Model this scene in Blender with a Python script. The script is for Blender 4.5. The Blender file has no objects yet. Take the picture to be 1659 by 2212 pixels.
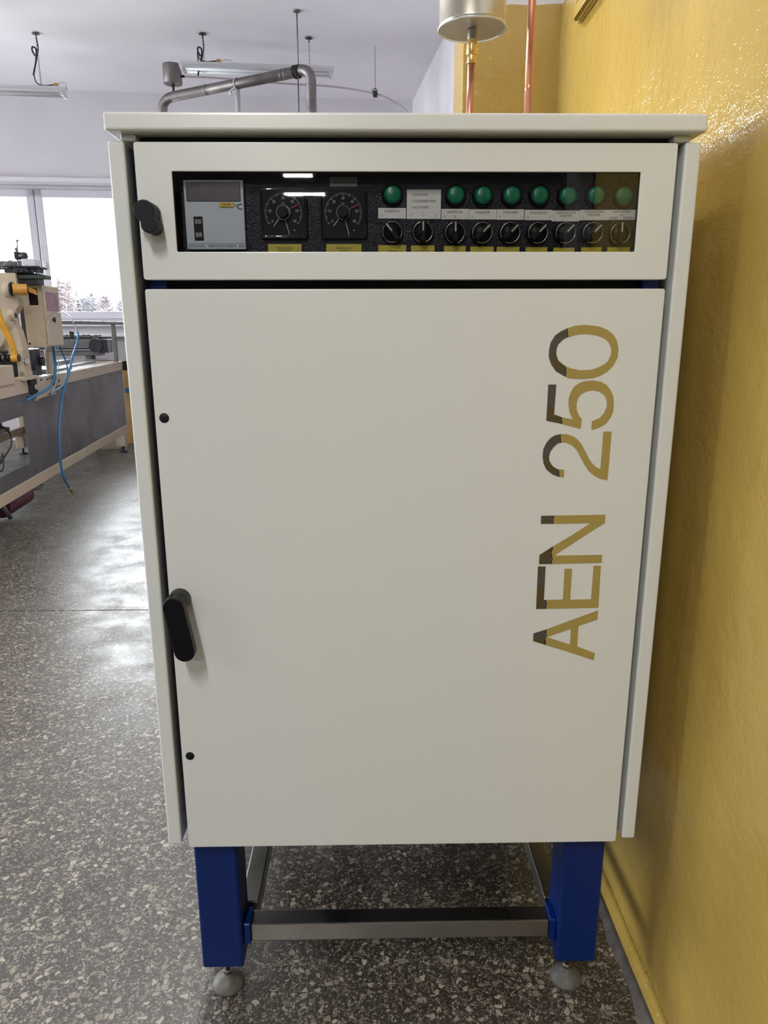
import bpy, bmesh, math, random
from mathutils import Vector, Matrix, Euler
random.seed(7)
C = bpy.context.scene.collection
PI = math.pi
# ------------------------------------------------------------------ camera
cam_d = bpy.data.cameras.new('camera'); cam = bpy.data.objects.new('camera', cam_d); C.objects.link(cam)
pitch, yaw, roll = 0.25036, -0.01732, 0.00181
fw = Vector((-math.sin(yaw)*math.cos(pitch), math.cos(yaw)*math.cos(pitch), -math.sin(pitch)))
rt = Vector((math.cos(yaw), math.sin(yaw), 0)); dn = fw.cross(rt)
r2 = math.cos(roll)*rt + math.sin(roll)*dn; d2 = -math.sin(roll)*rt + math.cos(roll)*dn
M = Matrix((r2, -d2, -fw)).transposed().to_4x4(); M.translation = Vector((-0.05629, -1.18256, 1.3561))
cam.matrix_world = M
cam_d.sensor_fit = 'HORIZONTAL'; cam_d.sensor_width = 36; cam_d.lens = 1572.896/1659*36
cam_d.clip_start = .02; cam_d.clip_end = 200
bpy.context.scene.camera = cam
# ------------------------------------------------------------------ world, exposure
W = bpy.data.worlds.new('overcast_sky'); bpy.context.scene.world = W; W.use_nodes = True
bg = W.node_tree.nodes['Background']; bg.inputs[0].default_value = (.94, .96, 1, 1); bg.inputs[1].default_value = 36
vs = bpy.context.scene.view_settings
vs.view_transform = 'Standard'; vs.look = 'None'; vs.gamma = 1; vs.use_curve_mapping = False; vs.exposure = 0.0
bpy.context.scene.cycles.use_denoising = True
KEY_POWER, ROW_POWER = 69, 66            # watts of the near tube and of the tubes further back

def portal(loc, rot, sx, sy):            # importance-sampling portal in a window opening, gives no light of its own
    l = bpy.data.lights.new('window_portal', 'AREA'); l.shape = 'RECTANGLE'; l.size = sx; l.size_y = sy
    l.cycles.is_portal = True
    o = bpy.data.objects.new('window_portal', l); C.objects.link(o); o.location = loc; o.rotation_euler = rot
# ------------------------------------------------------------------ helpers
def obj(name, me, mat=None, parent=None, loc=(0,0,0), rot=(0,0,0)):
    if isinstance(me, bmesh.types.BMesh):
        bm = me; me = bpy.data.meshes.new(name); bm.to_mesh(me); bm.free()
    if mat is not None:
        me.materials.clear()
        for m in (mat if isinstance(mat, (list, tuple)) else [mat]): me.materials.append(m)
    o = bpy.data.objects.new(name, me); C.objects.link(o)
    o.location = loc; o.rotation_euler = rot
    if parent: o.parent = parent
    return o
def tag(o, label=None, cat=None, group=None, kind=None):
    if label: o['label'] = label
    if cat: o['category'] = cat
    if group: o['group'] = group
    if kind: o['kind'] = kind
    return o
def thing(name, label, cat, loc=(0,0,0), rz=0, group=None):
    o = bpy.data.objects.new(name, None); C.objects.link(o); o.empty_display_size = .1
    o.location = loc; o.rotation_euler = (0,0,rz); return tag(o, label, cat, group)
def box(x0,x1,y0,y1,z0,z1, bev=0, seg=2, bm=None):
    b = bmesh.new()
    bmesh.ops.create_cube(b, size=1, matrix=Matrix.Translation(((x0+x1)/2,(y0+y1)/2,(z0+z1)/2)) @ Matrix.Diagonal((x1-x0,y1-y0,z1-z0,1)))
    if bev: bmesh.ops.bevel(b, geom=b.edges[:], offset=bev, segments=seg, affect='EDGES', profile=.5)
    return join(bm, b)
def join(bm, b):
    if bm is None: return b
    me = bpy.data.meshes.new('t'); b.to_mesh(me); b.free(); bm.from_mesh(me); bpy.data.meshes.remove(me); return bm
def cyl(p0, p1, r, r2=None, n=24, bev=0, bm=None, caps=True):
    p0, p1 = Vector(p0), Vector(p1); d = p1-p0
    q = Vector((0,0,1)).rotation_difference(d.normalized()).to_matrix().to_4x4()
    b = bmesh.new()
    bmesh.ops.create_cone(b, cap_ends=caps, segments=n, radius1=r, radius2=r if r2 is None else r2, depth=d.length,
                          matrix=Matrix.Translation((p0+p1)/2) @ q)
    if bev:
        es = [e for e in b.edges if any(len(f.verts) > 4 for f in e.link_faces)]
        bmesh.ops.bevel(b, geom=es, offset=bev, segments=2, affect='EDGES', profile=.5)
    for f in b.faces: f.smooth = len(f.verts) == 4
    return join(bm, b)
def lathe(prof, n=32, axis_o=(0,0,0), bm=None, rotm=None):     # prof: (radius, height) list around z
    b = bmesh.new(); rings = []
    for r, h in prof:
        if r < 1e-6: rings.append([b.verts.new((0,0,h))])
        else: rings.append([b.verts.new((r*math.cos(2*PI*k/n), r*math.sin(2*PI*k/n), h)) for k in range(n)])
    for a, c in zip(rings, rings[1:]):
        if len(a) == 1 and len(c) == 1: continue
        for k in range(n):
            k2 = (k+1) % n
            if len(a) == 1: f = b.faces.new((a[0], c[k2], c[k]))
            elif len(c) == 1: f = b.faces.new((a[k], a[k2], c[0]))
            else: f = b.faces.new((a[k], a[k2], c[k2], c[k]))
            f.smooth = True
    bmesh.ops.recalc_face_normals(b, faces=b.faces)
    m = Matrix.Translation(axis_o) @ (rotm.to_4x4() if rotm else Matrix.Identity(4))
    bmesh.ops.transform(b, matrix=m, verts=b.verts)
    return join(bm, b)
def smooth_path(pts, sub=6):
    pts = [Vector(p) for p in pts]; out = []
    for i in range(len(pts)-1):
        p0 = pts[max(i-1,0)]; p1 = pts[i]; p2 = pts[i+1]; p3 = pts[min(i+2,len(pts)-1)]
        for s in range(sub):
            t = s/sub
            out.append(.5*((2*p1)+(-p0+p2)*t+(2*p0-5*p1+4*p2-p3)*t*t+(-p0+3*p1-3*p2+p3)*t**3))
    out.append(pts[-1]); return out
def tube(pts, r, n=10, bm=None, closed=False):
    pts = [Vector(p) for p in pts]; b = bmesh.new(); rings = []; N = len(pts)
    up = Vector((0,0,1)); prev = None
    for i, p in enumerate(pts):
        a = pts[(i-1) % N] if (closed or i) else p; c = pts[(i+1) % N] if (closed or i < N-1) else p
        t = (c-a).normalized()
        if prev is None:
            u = t.cross(up)
            if u.length < .1: u = t.cross(Vector((1,0,0)))
        else: u = prev - t*prev.dot(t)
        u.normalize(); prev = u; v = t.cross(u)
        rr = r[i] if isinstance(r, (list, tuple)) else r
        rings.append([b.verts.new(p+rr*(math.cos(2*PI*k/n)*u+math.sin(2*PI*k/n)*v)) for k in range(n)])
    prs = list(zip(rings, rings[1:])) + ([(rings[-1], rings[0])] if closed else [])
    for a, c in prs:
        for k in range(n):
            f = b.faces.new((a[k], a[(k+1)%n], c[(k+1)%n], c[k])); f.smooth = True
    if not closed: b.faces.new(rings[0][::-1]); b.faces.new(rings[-1])
    bmesh.ops.recalc_face_normals(b, faces=b.faces)
    return join(bm, b)
def rrect(x0,x1,y0,y1,r,n=5):
    o = []
    for cx,cy,a in ((x1-r,y1-r,0),(x0+r,y1-r,90),(x0+r,y0+r,180),(x1-r,y0+r,270)):
        for k in range(n+1):
            t = math.radians(a+90*k/n); o.append((cx+r*math.cos(t), cy+r*math.sin(t)))
    return o
def shape(loops, depth, bev=0, origin=(0,0)):
    """filled outline with holes in local XY, extruded to depth (z 0..depth)"""
    cu = bpy.data.curves.new('c', 'CURVE'); cu.dimensions = '2D'; cu.fill_mode = 'BOTH'
    for lp in loops:
        s = cu.splines.new('POLY'); s.points.add(len(lp)-1)
        for p, (x, y) in zip(s.points, lp): p.co = (x-origin[0], y-origin[1], 0, 1)
        s.use_cyclic_u = True
    cu.extrude = depth/2-bev; cu.bevel_depth = bev; cu.offset = -bev; cu.bevel_resolution = 2
    o = bpy.data.objects.new('c', cu); C.objects.link(o); dg = bpy.context.evaluated_depsgraph_get(); dg.update()
    me = bpy.data.meshes.new_from_object(o.evaluated_get(dg)); bpy.data.objects.remove(o); bpy.data.curves.remove(cu)
    b = bmesh.new(); b.from_mesh(me); bpy.data.meshes.remove(me)
    bmesh.ops.translate(b, verts=b.verts, vec=(0,0,depth/2))
    bmesh.ops.remove_doubles(b, verts=b.verts, dist=1e-6)
    for f in b.faces: f.smooth = False
    return b
RX = Matrix.Rotation(PI/2, 4, 'X')       # local xy -> world xz, local z -> -y (towards the viewer)
def front(loops, y, depth, bev=0):       # outline in world (x,z); its FRONT face lies at world y, body goes back by depth
    b = shape(loops, depth, bev)
    bmesh.ops.transform(b, matrix=Matrix.Translation((0, y+depth, 0)) @ RX, verts=b.verts)
    return b
def text_mesh(txt, size, sx=1, align='CENTER', bold=0):
    cu = bpy.data.curves.new('t', 'FONT'); cu.body = txt; cu.size = size; cu.align_x = align; cu.align_y = 'CENTER'
    cu.resolution_u = 2; cu.offset = bold; cu.space_line = .9
    o = bpy.data.objects.new('t', cu); C.objects.link(o); dg = bpy.context.evaluated_depsgraph_get(); dg.update()
    me = bpy.data.meshes.new_from_object(o.evaluated_get(dg)); bpy.data.objects.remove(o); bpy.data.curves.remove(cu)
    b = bmesh.new(); b.from_mesh(me); bpy.data.meshes.remove(me)
    bmesh.ops.scale(b, verts=b.verts, vec=(sx,1,1))
    return b
def text_front(txt, x, y, z, size, mat, parent, sx=1, align='CENTER', bold=0, name='lettering', rot=0, bm=None):
    b = text_mesh(txt, size, sx, align, bold)
    bmesh.ops.transform(b, matrix=Matrix.Translation((x,y,z)) @ RX @ Matrix.Rotation(rot,4,'Z'), verts=b.verts)
    if bm is not None or parent is None: return join(bm, b)
    return obj(name, b, mat, parent)
# ------------------------------------------------------------------ materials
def S(r, g, b): f = lambda c: (c/255/12.92 if c/255 <= .04045 else ((c/255+.055)/1.055)**2.4); return (f(r), f(g), f(b), 1)
class NT:
    def __init__(s, name):
        s.m = bpy.data.materials.new(name); s.m.use_nodes = True; s.t = s.m.node_tree
        s.p = s.t.nodes['Principled BSDF']; s.out = s.t.nodes['Material Output']
    def n(s, ty, **kw):
        nd = s.t.nodes.new(ty)
        for k, v in kw.items():
            if k.startswith('i_'): nd.inputs[int(k[2:])].default_value = v
            else: setattr(nd, k, v)
        return nd
    def l(s, a, b): s.t.links.new(a, b)
    def mix(s, fac, a, b):
        nd = s.n('ShaderNodeMix', data_type='RGBA')
        for sock, v in ((nd.inputs[0], fac), (nd.inputs[6], a), (nd.inputs[7], b)):
            if hasattr(v, 'links'): s.l(v, sock)
            else: sock.default_value = v
        return nd.outputs[2]
    def math(s, op, a, b=0, c=None, clamp=False):
        nd = s.n('ShaderNodeMath', operation=op, use_clamp=clamp)
        for i, v in enumerate((a, b) if c is None else (a, b, c)):
            if hasattr(v, 'links'): s.l(v, nd.inputs[i])
            else: nd.inputs[i].default_value = v
        return nd.outputs[0]
    def noise(s, vec, scale, detail=3, rough=.5, dist=0):
        nd = s.n('ShaderNodeTexNoise'); nd.inputs['Scale'].default_value = scale; nd.inputs['Detail'].default_value = detail
        nd.inputs['Roughness'].default_value = rough; nd.inputs['Distortion'].default_value = dist
        s.l(vec, nd.inputs['Vector']); return nd.outputs[0]
    def ramp(s, v, a, b, lo=0., hi=1.):
        nd = s.n('ShaderNodeMapRange'); s.l(v, nd.inputs[0])
        for i, x in zip((1,2,3,4), (a,b,lo,hi)): nd.inputs[i].default_value = x
        return nd.outputs[0]
    def co(s, kind='Object'): return s.n('ShaderNodeTexCoord').outputs[kind]
    def pos(s): return s.n('ShaderNodeNewGeometry').outputs['Position']
    def bump(s, h, strength, dist=.001, prev=None):
        nd = s.n('ShaderNodeBump'); nd.inputs['Strength'].default_value = strength; nd.inputs['Distance'].default_value = dist
        s.l(h, nd.inputs['Height'])
        if prev: s.l(prev, nd.inputs['Normal'])
        return nd.outputs[0]
def mat(name, col, rough=.5, metal=0, bump=None, var=None, coat=0, spec=None):
    t = NT(name); p = t.p; p.inputs['Base Color'].default_value = col; p.inputs['Roughness'].default_value = rough
    p.inputs['Metallic'].default_value = metal
    if coat: p.inputs['Coat Weight'].default_value = coat; p.inputs['Coat Roughness'].default_value = .08
    if spec is not None: p.inputs['Specular IOR Level'].default_value = spec
    if var:      # (scale, amount)
        n = t.noise(t.co(), var[0], 4); c2 = tuple(c*(1-var[1]) for c in col[:3])+(1,)
        t.l(t.mix(t.ramp(n, .35, .7), col, c2), p.inputs['Base Color'])
        t.l(t.ramp(n, .3, .7, rough*.85, min(1, rough*1.25)), p.inputs['Roughness'])
    if bump:     # (scale, strength, distance)
        t.l(t.bump(t.noise(t.co(), bump[0], 3), bump[1], bump[2]), p.inputs['Normal'])
    return t.m
M_white = mat('cabinet_enamel', (.70,.72,.70,1), .24, bump=(90, .25, .0006))
M_blue = mat('blue_paint', (.0005,.017,.130,1), .36, bump=(120, .2, .0005), spec=.3)
M_dark = mat('dark_interior', (.008,.009,.014,1), .6, var=(8,.3))
M_black = mat('black_plastic', (.003,.003,.005,1), .42, bump=(600,.15,.0002), spec=.25)
M_blackmat = mat('black_knob_plastic', (.006,.006,.008,1), .55, bump=(500,.15,.0002), spec=.3)
M_rubber = mat('black_rubber', (.012,.012,.012,1), .7, bump=(200,.2,.0004))
M_steel = mat('brushed_steel', (.42,.40,.37,1), .30, 1, var=(6,.25), bump=(200,.12,.0003))
M_oldsteel = mat('weathered_steel_pipe', (.27,.245,.24,1), .50, 1, var=(5,.4), bump=(60,.2,.0006))
M_tank = mat('stainless_tank_steel', (.60,.56,.47,1), .34, 1, var=(7,.35), bump=(40,.1,.0005))
M_copper = mat('copper', (.60,.29,.20,1), .36, 1, var=(14,.2), bump=(20,.04,.0003))
M_brass = mat('brass', (.70,.50,.22,1), .28, 1, var=(30,.3))
M_foot = mat('grey_plastic_foot', (.13,.125,.115,1), .5, var=(60,.35), bump=(60,.2,.0005))
M_cream = mat('cream_machine_paint', (.45,.375,.275,1), .45, var=(3,.10), bump=(60,.2,.0006))
M_panel = mat('grey_steel_panel', (.17,.16,.17,1), .38, .55, var=(2.2,.28), bump=(20,.1,.0008))
M_shiny = mat('polished_bed_steel', (.60,.60,.62,1), .14, 1, var=(9,.3))
M_iron = mat('dark_cast_iron', (.035,.034,.042,1), .42, .4, var=(12,.4), bump=(70,.3,.001))
M_grey = mat('grey_conveyor_metal', (.16,.155,.155,1), .45, .4, var=(8,.3))
M_postpaint = mat('faded_orange_paint', (.50,.30,.10,1), .5, var=(6,.2)); M_orange = mat('orange_paint', (.58,.28,.05,1), .35, var=(12,.15))
M_ochre = mat('chipped_yellow_arm_paint', (.60,.30,.03,1), .4, var=(18,.35))
M_green = mat('dark_green_plate', (.03,.045,.035,1), .4, var=(12,.2))
M_sensor = mat('pale_sensor_box', (.66,.66,.72,1), .25, .2, var=(20,.08))
M_hose = mat('blue_air_hose', (.03,.16,.34,1), .35, var=(8,.15))
M_clearhose = mat('clear_grey_hose', (.40,.38,.35,1), .3, var=(8,.15))
M_purple = mat('maroon_motor_paint', (.10,.012,.035,1), .45, var=(8,.3))
M_pink = mat('pinkish_plate', (.34,.19,.22,1), .3, .3, var=(16,.45))
M_lampwhite = mat('lamp_housing', (.62,.62,.64,1), .35, var=(6,.05))
M_pvc = mat('white_window_frame', (.64,.62,.68,1), .3, var=(3,.04))
M_sill = mat('white_window_sill', (.75,.74,.78,1), .35, var=(5,.06))
M_cable = mat('black_cable', (.02,.02,.02,1), .5, var=(20,.2))
M_wire = mat('thin_wire', (.20,.19,.19,1), .5, .5, var=(20,.2))
M_amber = mat('amber_connector', (.55,.30,.06,1), .5, var=(60,.2))
M_whitetag = mat('white_label_plate', (.90,.90,.86,1), .35, var=(60,.05))
M_yeltag = mat('yellow_label_tape', (.66,.56,.05,1), .35, var=(50,.12))
M_ink = mat('black_ink', (.012,.012,.014,1), .6, var=(300,.2))
M_whiteink = mat('white_dial_ink', (.55,.56,.56,1), .5, var=(300,.1))
M_ring = mat('bright_selector_ring', (.70,.68,.64,1), .22, 1, var=(60,.15))
M_pointer = mat('ivory_pointer', (.62,.58,.48,1), .4, var=(90,.1))
M_red = mat('red_pointer', (.62,.05,.05,1), .4, var=(90,.1))
M_lens = mat('green_pilot_lens', (.006,.21,.10,1), .28, var=(200,.12), coat=.2)
M_ctrl = mat('grey_controller_face', (.60,.66,.71,1), .4, var=(30,.05))
M_display = mat('dark_grey_display', (.10,.085,.10,1), .25, var=(10,.1))
M_btn = mat('grey_button', (.26,.26,.24,1), .4, var=(40,.1))
def m_panelface():
    t = NT('wrinkle_black_panel'); p = t.p
    p.inputs['Base Color'].default_value = (.003,.004,.012,1); p.inputs['Roughness'].default_value = .30; p.inputs['Specular IOR Level'].default_value = .35
    t.l(t.bump(t.noise(t.co(), 420, 2), .9, .0012), p.inputs['Normal']); return t.m
M_face = m_panelface()
def m_glass(name, refl, rough, tint=(1,1,1,1)):
    t = NT(name); t.t.nodes.remove(t.p)
    tr = t.n('ShaderNodeBsdfTransparent'); tr.inputs[0].default_value = tint
    gl = t.n('ShaderNodeBsdfGlossy'); gl.inputs['Roughness'].default_value = rough
    fr = t.n('ShaderNodeFresnel'); fr.inputs[0].default_value = refl
    mx = t.n('ShaderNodeMixShader'); t.l(fr.outputs[0], mx.inputs[0]); t.l(tr.outputs[0], mx.inputs[1]); t.l(gl.outputs[0], mx.inputs[2])
    t.l(mx.outputs[0], t.out.inputs[0]); return t.m
M_acrylic = m_glass('acrylic_window', 1.5, .01, (.985,.985,.99,1))
M_pane = m_glass('window_glass', 1.45, .01, (.96,.98,.98,1))
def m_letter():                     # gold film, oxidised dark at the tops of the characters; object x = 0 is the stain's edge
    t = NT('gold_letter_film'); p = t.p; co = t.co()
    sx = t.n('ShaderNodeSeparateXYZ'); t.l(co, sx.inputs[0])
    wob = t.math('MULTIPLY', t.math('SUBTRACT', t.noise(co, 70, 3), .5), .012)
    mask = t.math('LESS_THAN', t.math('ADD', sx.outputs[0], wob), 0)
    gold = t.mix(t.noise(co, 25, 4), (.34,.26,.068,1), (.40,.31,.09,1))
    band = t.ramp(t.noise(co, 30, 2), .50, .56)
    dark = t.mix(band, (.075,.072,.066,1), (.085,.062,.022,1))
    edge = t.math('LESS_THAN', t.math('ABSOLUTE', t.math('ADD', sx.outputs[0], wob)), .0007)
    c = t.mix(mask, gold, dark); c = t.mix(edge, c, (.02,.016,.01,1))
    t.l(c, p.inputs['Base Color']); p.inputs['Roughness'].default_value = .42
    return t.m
M_letter = m_letter()
def m_terrazzo():
    t = NT('terrazzo'); p = t.p; co = t.pos()
    nz = t.n('ShaderNodeTexNoise'); nz.inputs['Scale'].default_value = 38; nz.inputs['Detail'].default_value = 2; t.l(co, nz.inputs['Vector'])
    sub = t.n('ShaderNodeVectorMath', operation='SUBTRACT'); t.l(nz.outputs[1], sub.inputs[0]); sub.inputs[1].default_value = (.5,.5,.5)
    sc = t.n('ShaderNodeVectorMath', operation='SCALE'); t.l(sub.outputs[0], sc.inputs[0]); sc.inputs['Scale'].default_value = .016
    ad = t.n('ShaderNodeVectorMath', operation='ADD'); t.l(co, ad.inputs[0]); t.l(sc.outputs[0], ad.inputs[1]); v = ad.outputs[0]
    base = t.mix(t.noise(co, 300, 3), (.021,.0175,.014,1), (.044,.036,.029,1))
    col = base
    for scale, thr, gap, lo, hi in ((300,.60,.12,(.085,.074,.058,1),(.20,.175,.137,1)), (150,.66,.12,(.12,.105,.082,1),(.31,.275,.215,1)), (80,.84,.10,(.16,.14,.108,1),(.40,.355,.275,1))):
        f = t.n('ShaderNodeTexVoronoi', feature='F1', voronoi_dimensions='2D'); f.inputs['Scale'].default_value = scale; t.l(v, f.inputs['Vector'])
        e = t.n('ShaderNodeTexVoronoi', feature='DISTANCE_TO_EDGE', voronoi_dimensions='2D'); e.inputs['Scale'].default_value = scale; t.l(v, e.inputs['Vector'])
        s = t.n('ShaderNodeSeparateColor'); t.l(f.outputs['Color'], s.inputs[0])
        m = t.math('MULTIPLY', t.math('GREATER_THAN', s.outputs[0], thr), t.ramp(e.outputs[0], gap, gap+.04))
        col = t.mix(m, col, t.mix(s.outputs[1], lo, hi))
    big = t.noise(co, 2.2, 4, .6)
    col = t.mix(t.ramp(big, .35, .75, 0, .35), col, (.055,.048,.042,1))
    t.l(col, p.inputs['Base Color'])
    t.l(t.ramp(t.noise(co, 5, 5, .65), .35, .65, .34, .52), p.inputs['Roughness'])
    p.inputs['Specular IOR Level'].default_value = .8
    b = t.bump(t.noise(co, 9, 4, .6), .10, .004); b = t.bump(t.noise(co, 150, 2), .15, .0006, b)
    t.l(b, p.inputs['Normal']); return t.m
M_floor = m_terrazzo()
def m_wall(yellow):
    t = NT('wall_yellow_below_white_above' if yellow else 'wall_white'); p = t.p; co = t.pos()
    white = t.mix(t.ramp(t.noise(co, 1.3, 4), .35, .7), (.71,.68,.715,1), (.65,.62,.65,1))
    if yellow:
        yel = t.mix(t.ramp(t.noise(co, 3, 5, .6), .3, .7), (.50,.345,.085,1), (.43,.287,.066,1))
        sx = t.n('ShaderNodeSeparateXYZ'); t.l(co, sx.inputs[0])
        z = t.math('ADD', sx.outputs[2], t.math('MULTIPLY', t.noise(co, 9, 2), .02))
        col = t.mix(t.math('GREATER_THAN', z, 2.283), yel, white)
        t.l(t.ramp(sx.outputs[2], 2.26, 2.29, .10, .7), p.inputs['Roughness'])
        b = t.bump(t.noise(co, 7, 3), .5, .012); b = t.bump(t.noise(co, 45, 3, .5), .5, .0032, b); b = t.bump(t.noise(co, 230, 1.5), .8, .0013, b)
    else:
        col = white; p.inputs['Roughness'].default_value = .75
        b = t.bump(t.noise(co, 6, 4), .3, .006)
    t.l(col, p.inputs['Base Color']); t.l(b, p.inputs['Normal']); return t.m
M_yellow = m_wall(True); M_wall = m_wall(False)
M_ceil = mat('ceiling_plaster', (.86,.825,.875,1), .8, var=(.7,.12), bump=(3,.4,.01))
M_cove = mat('cement_floor_edge', (.13,.12,.115,1), .7, var=(30,.4), bump=(60,.6,.003))
def m_tube(strength):
    t = NT('lit_fluorescent_tube'); p = t.p; p.inputs['Base Color'].default_value = (.9,.9,.9,1)
    p.inputs['Emission Color'].default_value = (1,.97,.90,1); p.inputs['Emission Strength'].default_value = strength; return t.m
M_tubelit = m_tube(14); M_tubeoff = mat('unlit_tube_glass', (.72,.73,.76,1), .2, var=(4,.04))
# ------------------------------------------------------------------ room shell
RZ = 0.0899                     # the far part of the hall is turned by this much against the near wall
RO = (-2.7541, 6.6861, 0)       # origin of the far part: x out into the aisle, y along the machine
CEIL = 3.90
def struct(name, bm, m, loc=(0,0,0), rz=0, parent=None):
    o = obj(name, bm, m, parent, loc, (0,0,rz))
    if not parent: tag(o, kind='structure')
    return o
# floor: two terrazzo fields with a recessed joint between them
b = box(-8.2, 1.6, -14.2, 2.196, -.12, 0, .001, 1); struct('floor', b, M_floor)
b = box(-8.2, 1.6, 2.204, 9.2, -.12, 0, .001, 1); struct('floor', b, M_floor)
b = box(-8.2, 1.6, 2.19, 2.21, -.12, -.004); struct('trim_1', b, M_cove)
b = box(-8.2, 1.6, -14.2, 9.2, CEIL, CEIL+.15); struct('ceiling', b, M_ceil)
b = box(.515, 1.6, -.79, 1.26, 0, CEIL); struct('wall_right', b, M_yellow)
# behind the viewer the hall widens into a dimmer space
M_dim = mat('dim_grey_wall', (.10,.10,.105,1), .7, var=(.8,.3), bump=(6,.3,.006))
struct('wall_right', box(5.2, 5.35, -14.2, -.79, 0, CEIL), M_dim); struct('wall_right', box(1.6, 5.2, -.94, -.79, 0, CEIL), M_dim)
struct('trim_5', box(.476, .5145, -.93, -.795, 0, 2.25, .004, 2), M_dim)
b = box(1.6, 5.35, -14.2, -.79, -.12, 0); struct('floor', b, M_floor); struct('ceiling', box(1.6, 5.35, -14.2, -.79, CEIL, CEIL+.15), M_ceil)
b = box(.222, 1.4, 1.26, 1.49, 0, CEIL, .008, 3); struct('trim_2', b, M_yellow)
# white wall that carries on behind the pilaster towards the far end
b = box(3.33, 3.9, -5.5, 1.6, 0, CEIL); struct('wall_right', b, M_wall, RO, RZ)
b = box(-8.2, 5.35, -14.35, -14.2, 0, CEIL); struct('wall_back', b, M_dim)
# left wall with window openings (outside the frame; lets the daylight in)
def wall_with_holes(a0, a1, holes, z0, z1, thick, z_top=CEIL):
    """wall along local x from a0 to a1, holes [(x0,x1)] between z0 and z1, body from y=0 to y=thick"""
    bm = bmesh.new()
    box(a0, a1, 0, thick, 0, z0, bm=bm); box(a0, a1, 0, thick, z1, z_top, bm=bm)
    xs = [a0] + [v for h in holes for v in h] + [a1]
    for i in range(0, len(xs), 2): box(xs[i], xs[i+1], 0, thick, z0, z1, bm=bm)
    return bm
FH = [(-4.9,-2.45), (-2.28,.17)]
o = struct('wall_far', wall_with_holes(-5.4, 3.9, FH, 1.40, 2.93, .35), M_wall)
o.location = (RO[0]-math.sin(RZ)*1.25, RO[1]+math.cos(RZ)*1.25, 0); o.rotation_euler = (0,0,RZ); FAR = o.location.copy()
LH = [(-.6,1.4), (2.2,4.2), (5.0,7.0)]
o = struct('wall_left', wall_with_holes(-14.2, 9.2, LH, 1.0, 2.95, .35), M_wall); o.location = (-8.2,0,0); o.rotation_euler = (0,0,PI/2)
def far(x, y, z): return Vector((RO[0]+x*math.cos(RZ)-y*math.sin(RZ), RO[1]+x*math.sin(RZ)+y*math.cos(RZ), z))
def window(n, x0, x1, z0, z1, loc, rz, portal_rot):
    """two-sash window in local x; inner wall face is y=0, frames sit 8 cm inside the opening"""
    yf = .10
    f = bmesh.new(); fw_ = .055
    box(x0, x1, yf, yf+.07, z1-fw_, z1, .006, 1, f); box(x0, x1, yf, yf+.07, z0, z0+fw_, .006, 1, f)
    box(x0, x0+fw_, yf, yf+.07, z0, z1, .006, 1, f); box(x1-fw_, x1, yf, yf+.07, z0, z1, .006, 1, f)
    xm = (x0+x1)/2; box(xm-.03, xm+.03, yf+.01, yf+.07, z0, z1, .006, 1, f)
    w = struct('window_%d' % n, f, M_pvc, loc, rz)
    for a0, a1, hs in ((x0+.045, xm-.004, 1), (xm+.004, x1-.045, -1)):
        s = bmesh.new(); w_ = .085; ya, yb = yf-.025, yf+.045; c0, c1 = z0+.045, z1-.045
        box(a0, a1, ya, yb, c1-w_, c1, .008, 2, s); box(a0, a1, ya, yb, c0, c0+w_, .008, 2, s)
        box(a0, a0+w_, ya, yb, c0, c1, .008, 2, s); box(a1-w_, a1, ya, yb, c0, c1, .008, 2, s)
        so = obj('sash', s, M_pvc, w)
        obj('pane', box(a0+w_-.01, a1-w_+.01, yf+.005, yf+.012, c0+w_-.01, c1-w_+.01), M_pane, so)
    hx = xm+.045; hz = (z0+z1)/2-.12
    h = box(hx-.014, hx+.014, ya-.012, ya, hz-.035, hz+.035, .004); box(hx-.010, hx+.010, ya-.05, ya-.035, hz-.13, hz+.012, .006, 2, h)
    cyl((hx, ya-.045, hz), (hx, ya, hz), .008, n=10, bm=h)
    obj('window_handle', h, M_sill, w)
    obj('window_sill', box(x0-.06, x1+.06, -.14, .12, z0-.045, z0-.001, .01, 2), M_sill, w)
    return w
for i, (a, c) in enumerate(FH):
    window(i+1, a, c, 1.40, 2.93, FAR, RZ, None)
    p = FAR + Vector((math.cos(RZ)*(a+c)/2-math.sin(RZ)*.36, math.sin(RZ)*(a+c)/2+math.cos(RZ)*.36, 2.165))
    portal(p, (PI/2*-1, 0, RZ), c-a, 1.53)
for i, (a, c) in enumerate(LH):
    window(i+3, a, c, 1.0, 2.95, Vector((-8.2,0,0)), PI/2, None)
    portal((-8.56, (a+c)/2, 1.975), (PI/2*-1, 0, PI/2), c-a, 1.95)
# white ledge along the head of the far windows, and a service ledge below them
o = struct('trim_3', box(-5.4, 3.32, -.07, 0, 2.945, 2.99, .006, 2), M_sill); o.location = FAR; o.rotation_euler = (0,0,RZ)
o = struct('trim_4', box(-5.4, 3.32, -.16, 0, 1.235, 1.275, .006, 2), M_sill); o.location = FAR; o.rotation_euler = (0,0,RZ)
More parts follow.
